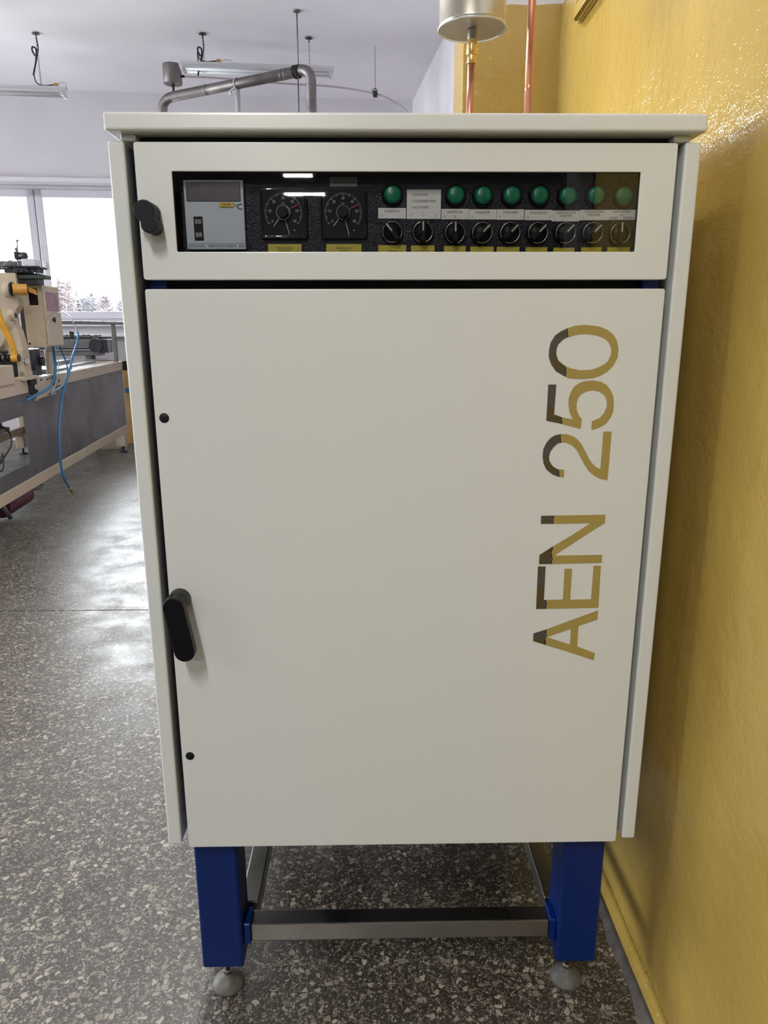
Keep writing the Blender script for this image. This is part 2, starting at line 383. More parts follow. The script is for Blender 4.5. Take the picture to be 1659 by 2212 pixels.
# cement edge at the foot of the yellow wall: uneven little cove
b = bmesh.new(); ys = [(-.85+.06*i) for i in range(36)]
rows = []
for y in ys:
    j = random.uniform(-.006,.006); k = random.uniform(-.004,.004)
    rows.append([b.verts.new(v) for v in ((.478+j,y,.0005), (.490+k,y,.006), (.5005,y,.010+k*.5), (.5005,y,.0005))])
for r0, r1 in zip(rows, rows[1:]):
    for q in range(3): f = b.faces.new((r0[q], r1[q], r1[q+1], r0[q+1])); f.smooth = True
b.faces.new(rows[0]); b.faces.new(rows[-1][::-1]); bmesh.ops.recalc_face_normals(b, faces=b.faces)
struct('baseboard_right', b, M_cove)
b = bmesh.new(); rows = []
for y in ys:
    k = random.uniform(-.0015,.0015)
    rows.append([b.verts.new(v) for v in ((.500,y,.0005), (.500,y,.012+k), (.5075+k,y,.022), (.5145,y,.040+k*2), (.5145,y,.0005))])
for r0, r1 in zip(rows, rows[1:]):
    for q in range(4): f = b.faces.new((r0[q], r1[q], r1[q+1], r0[q+1])); f.smooth = True
b.faces.new(rows[0]); b.faces.new(rows[-1][::-1]); bmesh.ops.recalc_face_normals(b, faces=b.faces)
struct('baseboard_right', b, M_yellow)
# ------------------------------------------------------------------ the white tempering cabinet on blue legs
CAB = thing('control_cabinet', 'tall white enamelled machine cabinet on blue legs with gold lettering on its door', 'cabinet')
X0, X1 = -.4055, .4055
# body behind the doors: blue frame with dark interior
b = box(-.400, .400, .045, .74, .46, 1.60); obj('cabinet_body', b, M_dark, CAB)
b = bmesh.new()
for s in (-1, 1):
    box(min(s*.404, s*.378), max(s*.404, s*.378), .0245, .0445, .42, 1.612, .002, 1, b)
box(-.378, .378, .0245, .0445, .42, .45, .002, 1, b)
obj('front_frame', b, M_blue, CAB)
# lid: folded sheet, deep front lip, bevelled underside return
prof = [(-.016,1.6375), (-.016,1.655), (.0,1.6575), (.77,1.6575), (.77,1.632), (.0,1.628), (-.010,1.6305)]
b = box(-.4415, .4405, -.016, .77, 1.6315, 1.6565, .004, 3)
o = obj('lid', b, M_white, CAB)
b = bmesh.new()
box(-.400, .400, .024, .74, 1.600, 1.6314, .002, 1, b); obj('lid_gap_shade', b, M_dark, CAB)  # near-black filler, the shade of the gap under the lid put into colour
b = box(-.425, -.403, .004, .75, 1.6220, 1.6314, .002, 1); obj('lid_flange', b, M_white, CAB); obj('lid_flange', box(.400, .425, .004, .75, 1.6220, 1.6314, .002, 1), M_white, CAB)
# side panels: outer skin with folded front flange
for s, xa, xb in ((-1, -.4435, -.4190), (1, .4165, .4410)):
    b = box(xa, xb, .0, .75, .4080, 1.6215, .0035, 3)
    obj('side_panel', b, M_white, CAB)
# control door with its window cut-out
b = front([rrect(X0, X1, 1.4253, 1.6200, .004), rrect(-.3515, .3525, 1.4663, 1.5798, .0015, 2)], 0, .0040, .0012)
join(b, front([rrect(X0+.0002, X1-.0002, 1.4255, 1.6198, .004), rrect(X0+.018, X1-.018, 1.4400, 1.6050, .002, 2)], .0020, .020, .0004))
cd = obj('control_door', b, M_white, CAB)
obj('door_window', box(-.372, .374, .0044, .0064, 1.450, 1.598, 0), M_acrylic, cd)
# small lever knob on the control door: two-lobed
def lobe(cx, cz, r1, r2, dz, ang, n=14):
    a = Vector((cx, cz)); d = Vector((math.sin(ang), -math.cos(ang)))*dz; c = a+d; out = []
    base = math.atan2(d.y, d.x)
    for k in range(n+1):
        t = base+PI/2+PI*k/n; out.append((a.x+r1*math.cos(t), a.y+r1*math.sin(t)))
    w = .86*min(r1, r2); m = (a+c)/2+d*.12; nrm = Vector((-d.y, d.x)).normalized()
    out.append((m.x-nrm.x*w, m.y-nrm.y*w))
    for k in range(n+1):
        t = base-PI/2+PI*k/n; out.append((c.x+r2*math.cos(t), c.y+r2*math.sin(t)))
    out.append((m.x+nrm.x*w, m.y+nrm.y*w))
    return out
kb = front([lobe(-.3872, 1.5195, .0158, .0122, .0190, .30)], -.036, .036, .0015)
obj('door_knob', kb, M_blackmat, cd)
# lower door
b = front([rrect(X0, X1, .4014, 1.4117, .004)], 0, .022, .0016)
ld = obj('lower_door', b, M_white, CAB)
for z in (1.2125, .5966):
    b = bmesh.new(); lathe([(0,.0016),(.0070,.0015),(.0078,.0008),(.0080,0),(.0080,-.003),(0,-.003)], 28, bm=b)
    bmesh.ops.transform(b, matrix=Matrix.Translation((-.3905, 0, z)) @ RX, verts=b.verts)
    obj('hole_plug', b, M_blackmat, ld)
# lever handle: round base, long flat lever
def slot(x0, z0, x1, z1, r, n=16):
    a = Vector((x0, z0)); c = Vector((x1, z1)); t0 = math.atan2(c.y-a.y, c.x-a.x); o = []
    for k in range(n+1): t = t0+PI/2+PI*k/n; o.append((a.x+r*math.cos(t), a.y+r*math.sin(t)))
    for k in range(n+1): t = t0-PI/2+PI*k/n; o.append((c.x+r*math.cos(t), c.y+r*math.sin(t)))
    return o
hd = obj('door_handle', front([slot(-.3842, .9065, -.3712, .8275, .0172)], -.056, .018, .0015), M_black, ld)
b = cyl((-.3862, 0, .9030), (-.3846, -.040, .9060), .0180, .0172, 32, .001); obj('handle_base', b, M_black, hd)
b = cyl((-.3862, -.0005, .9030), (-.3862, -.004, .9030), .0183, .0181, 32, .0006, b if False else None); obj('handle_rosette', b, M_black, hd)
# gold film letters reading AEN 250, turned a quarter to the left
LET={
 '0o': [(0.2866, 1.3568), (0.3057, 1.3543), (0.3188, 1.3492), (0.3288, 1.3418), (0.3346, 1.3332), (0.3386, 1.3196), (0.338, 1.306), (0.3319, 1.2935), (0.3236, 1.2848), (0.3125, 1.2779), (0.3012, 1.2744), (0.2833, 1.2729), (0.2627, 1.274), (0.2548, 1.277), (0.2402, 1.2852), (0.2319, 1.2963), (0.2275, 1.3075), (0.2275, 1.3186), (0.2294, 1.3297), (0.2358, 1.3408), (0.2443, 1.3469), (0.2541, 1.3515), (0.2652, 1.3554), (0.2765, 1.3568)] ,
 '0i': [(0.2761, 1.3431), (0.2875, 1.3431), (0.3029, 1.3409), (0.316, 1.3357), (0.3228, 1.3289), (0.3271, 1.3197), (0.3268, 1.3097), (0.3224, 1.2998), (0.3176, 1.2958), (0.3053, 1.2896), (0.2952, 1.2871), (0.2798, 1.2865), (0.263, 1.2897), (0.2525, 1.2947), (0.2431, 1.3019), (0.2394, 1.3112), (0.2393, 1.3199), (0.2416, 1.3273), (0.2488, 1.3346), (0.255, 1.3377), (0.2661, 1.3413)] ,
 '5': [(0.2292, 1.264), (0.2421, 1.264), (0.2412, 1.2156), (0.2455, 1.2147), (0.2542, 1.2111), (0.2724, 1.2077), (0.2667, 1.2188), (0.2637, 1.2316), (0.2636, 1.2419), (0.2666, 1.2521), (0.2712, 1.2603), (0.2786, 1.266), (0.2899, 1.2697), (0.3015, 1.2703), (0.3145, 1.2682), (0.3239, 1.2627), (0.331, 1.2544), (0.3356, 1.2455), (0.3377, 1.2339), (0.3377, 1.2211), (0.3343, 1.2107), (0.3272, 1.201), (0.3172, 1.1946), (0.304, 1.1904), (0.3039, 1.2044), (0.3168, 1.2102), (0.3233, 1.2185), (0.3265, 1.2288), (0.3258, 1.2378), (0.3212, 1.2468), (0.3131, 1.2526), (0.3026, 1.2549), (0.2923, 1.2533), (0.2836, 1.2488), (0.2782, 1.2418), (0.2767, 1.2316), (0.2783, 1.2213), (0.2827, 1.2129), (0.2872, 1.2086), (0.286, 1.1925), (0.2555, 1.2004), (0.2291, 1.206)] ,
 '2': [(0.3376, 1.1876), (0.3369, 1.1065), (0.3261, 1.1082), (0.3137, 1.1144), (0.3038, 1.1225), (0.2965, 1.1332), (0.2891, 1.1453), (0.2824, 1.1566), (0.276, 1.1639), (0.2665, 1.169), (0.2592, 1.1702), (0.2501, 1.1686), (0.2433, 1.1621), (0.2384, 1.1548), (0.2367, 1.1455), (0.238, 1.1389), (0.2438, 1.1302), (0.252, 1.1254), (0.2633, 1.124), (0.2638, 1.1118), (0.254, 1.1127), (0.2445, 1.1161), (0.2335, 1.1249), (0.2283, 1.1349), (0.2261, 1.1469), (0.2266, 1.1589), (0.2311, 1.1694), (0.2372, 1.1772), (0.2448, 1.1818), (0.2538, 1.1837), (0.2656, 1.1833), (0.275, 1.18), (0.2833, 1.1738), (0.2897, 1.1665), (0.2963, 1.1552), (0.3024, 1.1439), (0.3082, 1.1359), (0.316, 1.1285), (0.3236, 1.1251), (0.324, 1.1876)] ,
 'N': [(0.229, 1.0455), (0.3378, 1.0468), (0.338, 1.0325), (0.3156, 1.0175), (0.2547, 0.975), (0.3373, 0.9758), (0.3376, 0.9616), (0.2297, 0.9598), (0.2296, 0.9761), (0.2499, 0.9903), (0.2801, 1.0092), (0.3139, 1.0323), (0.229, 1.0315)] ,
 'E': [(0.2282, 0.9558), (0.2414, 0.9555), (0.2416, 0.8943), (0.2747, 0.8949), (0.2743, 0.9512), (0.2873, 0.9507), (0.2875, 0.8942), (0.3237, 0.8951), (0.3241, 0.9562), (0.3365, 0.9561), (0.3378, 0.8793), (0.2288, 0.8778)] ,
 'Ao': [(0.3377, 0.8743), (0.3376, 0.8571), (0.3051, 0.8453), (0.3054, 0.8063), (0.3377, 0.7932), (0.3369, 0.7793), (0.2934, 0.7951), (0.2266, 0.8175), (0.2265, 0.8319), (0.2473, 0.8388)] ,
 'Ai': [(0.292, 0.8401), (0.2924, 0.8101), (0.2504, 0.8247)] ,
}

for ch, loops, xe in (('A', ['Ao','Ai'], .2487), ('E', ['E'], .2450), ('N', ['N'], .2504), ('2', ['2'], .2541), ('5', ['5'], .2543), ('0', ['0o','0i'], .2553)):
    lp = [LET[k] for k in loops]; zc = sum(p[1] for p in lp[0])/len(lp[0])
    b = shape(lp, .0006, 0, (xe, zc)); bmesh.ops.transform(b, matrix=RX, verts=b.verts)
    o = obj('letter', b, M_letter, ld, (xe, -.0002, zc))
# ------------------------------------------------------------------ control panel behind the acrylic window
PF = .036
fp = obj('control_panel', box(-.372, .376, PF, PF+.008, 1.448, 1.597, .001, 1), M_face, CAB)
LIGHTS = [(-0.0213, 1.5528), (0.0765, 1.5521), (0.1193, 1.5515), (0.1638, 1.5518), (0.2073, 1.5518), (0.2514, 1.551), (0.2951, 1.5517), (0.3382, 1.5511)]
KNOBS = [(-0.0217, 1.4979,-40), (0.0261, 1.4977,0), (0.0764, 1.4968,0), (0.1191, 1.4968,45), (0.163, 1.4969,45), (0.2066, 1.4967,45), (0.2501, 1.4967,45), (0.2929, 1.4967,45), (0.3362, 1.496,0)]
for i, (x, z) in enumerate(LIGHTS):
    b = lathe([(0,.0125),(.0090,.0120),(.0122,.0108),(.0132,.0085),(.0135,.0),(0,0)], 32)
    bmesh.ops.transform(b, matrix=Matrix.Translation((x, PF, z)) @ RX, verts=b.verts)
    p = obj('pilot_light', b, M_lens, CAB)
    b = lathe([(.0137,.0),(.0137,.0075),(.0152,.0075),(.0165,.0045),(.0168,0)], 32)
    bmesh.ops.transform(b, matrix=Matrix.Translation((x, PF, z)) @ RX, verts=b.verts)
    obj('bezel', b, M_black, p)
for x, z, a in KNOBS:
    T = Matrix.Translation((x, PF, z)) @ RX
    b = lathe([(0,.010),(.0125,.010),(.0135,.008),(.0135,0),(0,0)], 32); bmesh.ops.transform(b, matrix=T, verts=b.verts)
    k = obj('selector_switch', b, M_black, CAB)
    # bright ring, open where the grip crosses it
    Ra = Matrix.Rotation(-math.radians(a), 4, 'Z')
    rg = bmesh.new()
    for t0, t1 in ((100, 256), (-76, 80)):
        pts = [(.0150*math.cos(math.radians(t)), .0150*math.sin(math.radians(t)), .0105) for t in range(t0, t1+1, 6)]
        tube(pts, .00085, 8, rg)
    bmesh.ops.transform(rg, matrix=T @ Ra, verts=rg.verts); obj('ring', rg, M_ring, k)
    g = bmesh.new(); box(-.0040, .0040, -.0140, .0148, .0085, .0180, .0012, 2, g)
    bmesh.ops.transform(g, matrix=T @ Ra, verts=g.verts); obj('grip', g, M_black, k)
    g = bmesh.new(); box(-.00125, .00125, .0010, .0152, .0176, .0188, .0004, 1, g)
    bmesh.ops.transform(g, matrix=T @ Ra, verts=g.verts); obj('pointer', g, M_pointer, k)
    g = bmesh.new(); lathe([(.0158,.0),(.0158,.006),(.0172,.004),(.0175,0)], 32, bm=g); bmesh.ops.transform(g, matrix=T, verts=g.verts); obj('bezel', g, M_black, k)
def plate(x0, z1, x1, z0, m, lines, name='label_plate', y=None):
    y = PF-.0012 if y is None else y
    p = obj(name, box(x0, x1, y, y+.0012, z0, z1, .0002, 1), m, CAB)
    bm = bmesh.new()
    for txt, fx, fz, size, sx, al in lines:
        text_front(txt, x0+(x1-x0)*fx, y-.0002, z0+(z1-z0)*fz, size, None, None, sx, al, 0, bm=bm)
    if lines: obj('lettering', bm, M_ink, p)
    return p
WHITE = [(-0.0434, 1.5342, 0.0, 1.5187), (0.0012, 1.561, 0.0544, 1.518), (0.0553, 1.5329, 0.098, 1.5176), (0.0984, 1.5323, 0.1417, 1.5174), (0.1422, 1.5323, 0.1851, 1.5169), (0.1862, 1.5316, 0.2296, 1.5164), (0.2294, 1.5306, 0.2729, 1.5147), (0.2732, 1.5317, 0.3169, 1.5164), (0.3165, 1.5318, 0.3611, 1.517)]
s1 = .0054
WT = [
 [('STEUERSTROM',.5,.67,s1,.66,'CENTER'),('0',.12,.24,s1,.8,'CENTER'),('1',.9,.24,s1,.8,'CENTER')],
 [('1. TAG/KÜHLUNG',.13,.82,s1,.60,'LEFT'),('2. TAG/WIEDERERWÄRME',.13,.60,s1,.60,'LEFT'),('3. NACHT/WÄRME',.13,.39,s1,.60,'LEFT'),('1',.14,.13,s1,.8,'CENTER'),('2',.5,.13,s1,.8,'CENTER'),('3',.85,.13,s1,.8,'CENTER')],
 [('HAUPTMOTOR',.5,.68,s1,.64,'CENTER'),('0',.12,.27,s1,.8,'CENTER'),('N',.5,.27,s1,.8,'CENTER'),('1',.9,.27,s1,.8,'CENTER')],
 [('WASSERPUMPE',.5,.68,s1,.62,'CENTER'),('0',.12,.26,s1,.8,'CENTER'),('1',.9,.26,s1,.8,'CENTER')],
 [('EXTRA WÄRME',.5,.70,s1,.62,'CENTER'),('0',.12,.26,s1,.8,'CENTER'),('1',.9,.26,s1,.8,'CENTER')],
 [('KÜHLWASSER STAB.',.5,.70,s1,.56,'CENTER'),('0',.12,.26,s1,.8,'CENTER'),('1',.9,.26,s1,.8,'CENTER')],
 [('SCHOKOLADENRÖHREN',.5,.80,.0050,.56,'CENTER'),('WASSERPUMPE',.5,.50,.0050,.60,'CENTER'),('0',.12,.20,.0044,.8,'CENTER'),('1',.9,.16,.0044,.8,'CENTER')],
 [('SCHOKOLADENRÖHREN',.5,.80,.0050,.56,'CENTER'),('EXTRA WÄRME',.5,.50,.0050,.60,'CENTER'),('0',.12,.18,.0044,.8,'CENTER'),('1',.9,.18,.0044,.8,'CENTER')],
 [('SCHOKOLADENPUMPE',.5,.80,.0050,.56,'CENTER'),('AUS',.5,.45,.0042,.75,'CENTER'),('VORWÄRTS',.22,.17,.0048,.56,'CENTER'),('RÜCKWÄRTS',.75,.17,.0048,.56,'CENTER')]]
for r, t in zip(WHITE, WT): plate(*r, M_whitetag, t)
YEL = [(-0.0436, 1.4794, 0.0007), (0.0083, 1.479, 0.0455), (0.0603, 1.4783, 0.095), (0.1021, 1.4773, 0.1392), (0.1442, 1.4769, 0.1804), (0.1902, 1.4765, 0.2247), (0.2344, 1.4756, 0.2679), (0.2786, 1.4763, 0.3112), (0.3204, 1.4763, 0.3561), (-0.217, 1.4811, -0.1645), (-0.1256, 1.4811, -0.07)]
YT = ['STEROWANIE', '1 DZIEŃ CHŁODZENIE', 'SILNIK', 'POMPA', 'DOGRZEWANIE', 'WODA', 'POMPA', 'DOGRZEWANIE', 'POMPA CZEKOL.', 'TEMPERATURA WODY\nTEMPEROWANIA', 'TEMPERATURA WODY\nRUROCIĄG']
for i, ((a, z, c), t) in enumerate(zip(YEL, YT)):
    off = .0090 if i < 9 else .0082
    h = .017; plate(a, z, c, z-h, M_yeltag, [(t, .5, 1-off/h, .0040, .66 if len(t) < 14 or i > 8 else .52, 'CENTER')])
plate(-.118, 1.5787, -.0761, 1.5646, mat('grey_label_plate', (.30,.29,.27,1), .35, var=(60,.1)), [('SCHOKOLADENROHREN', .5, .45, .0050, .62, 'CENTER')])
# digital temperature controller
tc = obj('temperature_controller', box(-.3419, -.2505, .0262, .040, 1.4722, 1.5732, .0012, 2), M_ctrl, CAB)
obj('display', box(-.3385, -.2545, .0256, .030, 1.5412, 1.5702, .0015, 2), M_display, tc)
b = box(-.3295, -.3150, .0256, .030, 1.4848, 1.5205, .001, 2); obj('button_recess', b, M_black, tc)
for z in (1.5125, 1.4935):
    b = box(-.3270, -.3222, .0240, .027, z-.0035, z+.0035, .0004, 1); box(-.3219, -.3172, .0240, .027, z-.0035, z+.0035, .0004, 1, b); obj('push_button', b, M_btn, tc)
bm = bmesh.new(); text_front('GOSSEN   PANTATHERM  D4', -.2962, .0260, 1.4768, .0058, None, None, 1.16, 'CENTER', 0, bm=bm)
box(-.3415, -.2508, .0259, .0263, 1.4806, 1.4810, bm=bm); text_front('C', -.2572, .0260, 1.5340, .0120, None, None, 1.0, 'CENTER', .0002, bm=bm)
box(-.2648, -.2618, .0259, .0262, 1.5372, 1.5378, bm=bm); box(-.2648, -.2618, .0259, .0262, 1.5348, 1.5354, bm=bm)
box(-.2648, -.2642, .0259, .0262, 1.5348, 1.5378, bm=bm); box(-.2624, -.2618, .0259, .0262, 1.5348, 1.5378, bm=bm)
obj('lettering', bm, M_ink, tc)
yt = plate(-.2875, 1.5404, -.2662, 1.5337, mat('bright_yellow_sticker', (.75,.52,.04,1), .4, var=(60,.1)), [('2014.III', .5, .5, .0050, .8, 'CENTER')], 'date_sticker', .0244)
# two dial thermostats
for cx in (-.1905, -.0978):
    cz = 1.5262
    b = front([rrect(cx-.0365, cx+.0365, 1.4885, 1.5628, .005)], .0285, .0085, .0008)
    g = obj('dial_thermostat', b, M_black, CAB)
    rim = bmesh.new()
    for ins, rr in ((.0012, .0006), (.0042, .0004)):
        tube([(x, .0282, z) for x, z in rrect(cx-.0365+ins, cx+.0365-ins, 1.4885+ins, 1.5628-ins, .005)], rr, 6, rim, True)
    obj('rim', rim, mat('smoky_clear_plastic', (.06,.065,.075,1), .15, var=(40,.2)) if cx < -.15 else bpy.data.materials['smoky_clear_plastic'], g)
    tk = bmesh.new()
    for k in range(61):
        a = math.radians(215 - k*250/60); r0, r1_ = (.0252, .0290) if k % 5 == 0 else (.0266, .0290)
        w = .00042 if k % 5 == 0 else .00024
        c0 = Vector((math.cos(a), math.sin(a))); nn = Vector((-c0.y, c0.x))*w
        q = [c0*r0-nn, c0*r1_-nn, c0*r1_+nn, c0*r0+nn]
        vsx = [tk.verts.new((cx+v.x, .0283, cz+v.y)) for v in q]; tk.faces.new(vsx)
    for i, t in enumerate(('0','10','20','30','40','50','60')):
        a = math.radians(215-i*250/6); rr = .0212
        text_front(t, cx+rr*math.cos(a), .0283, cz+rr*math.sin(a), .0062, None, None, .8, 'CENTER', .0001, bm=tk)
    text_front('°C', cx, .0283, cz+.0125, .0055, None, None, .9, 'CENTER', .0001, bm=tk)
    obj('scale_print', tk, M_whiteink, g)
    def needle(ang, r0, r1_, w, m, nm):
        a = math.radians(ang); c0 = Vector((math.cos(a), math.sin(a))); nn = Vector((-c0.y, c0.x))*w/2
        lp = [tuple(Vector((cx, cz))+v) for v in (c0*r0-nn, c0*r1_-nn, c0*(r1_+w*.6), c0*r1_+nn, c0*r0+nn)]
        obj(nm, front([lp], .0266, .0008), m, g)
    needle(27, .006, .0290, .0013, M_red, 'red_needle'); needle(-128, .006, .0250, .0015, M_whiteink, 'needle'); needle(-75, .006, .0330, .0012, M_whiteink, 'needle')
    obj('clear_cover', front([rrect(cx-.0340, cx+.0340, 1.4910, 1.5603, .004)], .0215, .0060, .0015), M_acrylic, g)
    kb = cyl((cx, .0280, cz), (cx, .0240, cz), .0118, n=32, bev=.0006); obj('clear_hub', kb, bpy.data.materials['smoky_clear_plastic'], g)
    kb = cyl((cx, .0280, cz), (cx, .0140, cz), .0090, .0082, 32, .0006); obj('setting_knob', kb, M_blackmat, g)
    kb = cyl((cx+.0165, .0290, cz-.0255), (cx+.0165, .0280, cz-.0255), .0010, n=10); obj('zero_screw', kb, M_brass, g)
# ------------------------------------------------------------------ underframe
for x0, x1 in ((-.4065, -.3225), (.3160, .3975)):
    for y0 in (.030, .650):
        z0 = .088
        b = front([rrect(x0, x1, z0, .4595, .002)], y0, .082)
        b.free(); b = box(x0, x1, y0, y0+.082, z0, .4595, .006, 3)
        lg = obj('leg', b, M_blue, CAB)
        cx = (x0+x1)/2-.003; cy = y0+.047
        f = lathe([(0,.030),(.0085,.030),(.0100,.026),(.018,.0225),(.027,.015),(.0325,.0075),(.034,.004),(.034,.0),(0,0)], 40, (cx, cy, 0)); obj('levelling_foot', f, M_foot, lg)
        f = cyl((cx, cy, .029), (cx, cy, .092), .0055, n=16); cyl((cx, cy, .031), (cx, cy, .040), .0095, n=6, bm=f); obj('foot_bolt', f, M_steel, lg)
obj('rear_light_block', box(-.3225, .3160, .730, .742, .10, .46, .001, 1), M_dark, CAB)  # unseen, added to keep window light off the floor under the cabinet
obj('front_crossbar', box(-.3085, .3030, .050, .090, .134, .175, .003, 2), M_steel, CAB)
obj('rear_crossbar', box(-.3225, .3160, .670, .710, .134, .175, .003, 2), M_steel, CAB)
for x in (-.3365, .3110):
    obj('side_crossbar', box(x-.004+(.0 if x < 0 else .0), x+.036, .1125, .6495, .134, .175, .003, 2), M_steel, CAB)
b = bmesh.new()
obj('weld_bracket', box(-.3225, -.3085, .046, .094, .130, .180, .002, 1, b), M_blue, CAB); obj('weld_bracket', box(.3030, .3160, .046, .094, .130, .180, .002, 1), M_blue, CAB)
# rounded blue pump housing that peeps out under the body
b = lathe([(0,0),(.030,.001),(.052,.006),(.062,.016),(.062,.11),(0,.11)], 40, (-.155, .40, .352)); obj('pump_housing', b, M_blue, CAB)
# ------------------------------------------------------------------ copper pipes and steel pot above the cabinet
t = thing('condensate_pot', 'round stainless steel pot on a copper pipe above the cabinet', 'tank', (.1487, .45, 1.6575))
b = lathe([(.0655,.267),(.0665,.2655),(.0665,.2735),(.0655,.276),(.0655,.60),(.0,.60)], 48); cap = lathe([(0,.2675),(.0657,.2675)], 48, bm=b)
obj('pot_shell', b, M_tank, t)
b = bmesh.new(); tube([(.0664*math.cos(2*PI*k/40), .0664*math.sin(2*PI*k/40), .268+random.uniform(-.0008,.0008)) for k in range(40)], .0022, 6, b, True); obj('weld_seam', b, mat('rough_weld', (.55,.55,.53,1), .35, 1, bump=(150,.9,.002)), t)
obj('nipple', cyl((0,0,.2465), (0,0,.2670), .0092, n=20, bev=.0006), M_oldsteel, t)
b = cyl((0,0,.222), (0,0,.2485), .0112, n=24, bev=.001); cyl((0,0,.207), (0,0,.222), .0095, n=24, bev=.0008, bm=b); obj('brass_fitting', b, M_brass, t)
obj('copper_pipe', cyl((-.0030,0,0), (0,0,.209), .0076, n=20), M_copper, t)
b = cyl((.2668,.45,1.6575), (.2640,.45,2.32), .0078, n=20); cyl((.2661,.45,1.815),(.26605,.45,1.826), .0083, n=20, bev=.0004, bm=b)
tag(obj('copper_pipe', b, M_copper), 'slim bare copper pipe rising straight up beside the yellow corner', 'pipe')
# wall bracket painted over in yellow, top right
t = thing('wall_bracket', 'yellow-painted steel strap bracket high on the yellow wall', 'bracket', (.515, .85, 2.13))
b = bmesh.new()
box(-.010, -.0005, -.25, .185, .012, .130, .003, 2, b); obj('wall_plate', b, M_yellow, t)
b = box(-.024, -.010, -.22, .165, .012, .020, .002, 1); box(-.024, -.018, -.22, .165, .012, .050, .002, 1, b); obj('flange', b, M_yellow, t)
for y in (-.18, .185):
    b = cyl((-.0085, y, .075), (-.016, y, .075), .014, n=6, bev=.001); obj('bolt_head', b, M_yellow, t)
# ------------------------------------------------------------------ fluorescent ceiling fixtures
def fixture(loc, rz, length, lit, label, group, drop=.42, loop=True, power=0):
    """trough fixture along local x, hung on two chains; origin at the middle of its underside, ceiling is drop above its back"""
    t = thing('fluorescent_light', label, 'ceiling light', loc, rz, group)
    L = length/2; m = M_tubelit if lit else M_tubeoff
    b = box(-L, L, -.030, .030, .030, .075, .006, 2)
    obj('housing', b, M_lampwhite, t)
    b = bmesh.new()
    vs_ = [(-.095,.012),(-.075,.030),(-.030,.036),(.030,.036),(.075,.030),(.095,.012),(.093,.009),(.073,.026),(.03,.031),(-.03,.031),(-.073,.026),(-.093,.009)]
    A = [b.verts.new((-L+.03,y,z)) for y, z in vs_]; B = [b.verts.new((L-.03,y,z)) for y, z in vs_]
    for k in range(12): b.faces.new((A[k], A[(k+1)%12], B[(k+1)%12], B[k]))
    b.faces.new(A[::-1]); b.faces.new(B); bmesh.ops.recalc_face_normals(b, faces=b.faces); obj('reflector', b, M_lampwhite, t)
    for y in (-.042, .042):
        tb = obj('tube', cyl((-L+.045, y, .008), (L-.045, y, .008), .0130, n=16), m, t)
        for s in (-1, 1): obj('lamp_holder', box(s*(L-.03)-.015, s*(L-.03)+.015, y-.017, y+.017, -.010, .034, .004, 1), M_lampwhite, tb)
    for s in (-1, 1):
        x = s*(L-.22); b = bmesh.new(); z = .080; k = 0
        obj('ceiling_hook', join(cyl((x,0,drop+.060), (x,0,drop+.0695), .035, .020, 16), cyl((x,0,drop+.03), (x,0,drop+.062), .004, n=8)), M_cable, t)
        while z < drop+.03:
            ang = PI/2*(k % 2); pts = []
            for q in range(8):
                a = 2*PI*q/8; pts.append((x+.006*math.cos(a)*math.cos(ang), .006*math.cos(a)*math.sin(ang), z+.010+.011*math.sin(a)))
            tube(pts, .0016, 4, b, True); z += .0185; k += 1
        tag(obj('chain', b, M_wire, t), kind='stuff')
    if loop:   # mains cable with a bundled loop, dropping beside the left-hand chain and running to an amber connector
        x = -(L-.22) if loop == 'left' else (L-.22)
        p = smooth_path([(x,0,drop+.05), (x+.005,.01,drop-.05), (x-.02,.015,drop-.14), (x-.045,.015,drop-.22), (x-.055,.01,.16), (x-.035,.0,.10), (x+.02,0,.082), (x+.09,0,.088), (x+.12,0,.092)], 6)
        b = tube(p, .0050, 8); lp = smooth_path([(x-.03,.015,drop-.11), (x-.05,.015,drop-.07), (x-.045,.015,drop-.04), (x-.015,.015,drop-.06), (x-.030,.015,drop-.16), (x-.055,.015,drop-.24), (x-.062,.015,drop-.27)], 5)
        tube(lp, .0075, 8, b); obj('mains_cable', b, M_cable, t)
        b = box(x+.115, x+.150, -.012, .012, .080, .105, .003, 1); obj('connector_block', b, M_amber, t)
        b = tube(smooth_path([(x+.15,0,.092), (x+.20,0,.102), (x+.245,0,.095), (x+.255,0,.070), (x+.245,0,.045)] if L > x+.26 else [(x+.15,0,.092), (x+.19,0,.112), (x+.215,0,.100), (x+.222,0,.060)], 5), .0018, 6); obj('thin_wire', b, M_wire, t)
    if power:
        for y in (-.042, .042):
            l = bpy.data.lights.new('tube_light', 'AREA'); l.shape = 'RECTANGLE'; l.size = length-.1; l.size_y = .026; l.energy = power/2; l.color = (1,.98,.95)
            o = bpy.data.objects.new('tube_light', l); C.objects.link(o); o.parent = t; o.location = (0, y, -.008)
    return t
p = far(-.865, -.42, 3.395); fixture(p, RZ, 1.53, False, 'unlit fluorescent fixture at the left picture edge, cable looped beside its chain', 'hanging fluorescent fixtures', CEIL-3.395-.07, 'right')
p = far(1.635, -.565, 3.590); fixture(p, RZ, 1.39, False, 'unlit fluorescent fixture hanging behind the sloping steel pipe', 'hanging fluorescent fixtures', CEIL-3.590-.07, 'left')
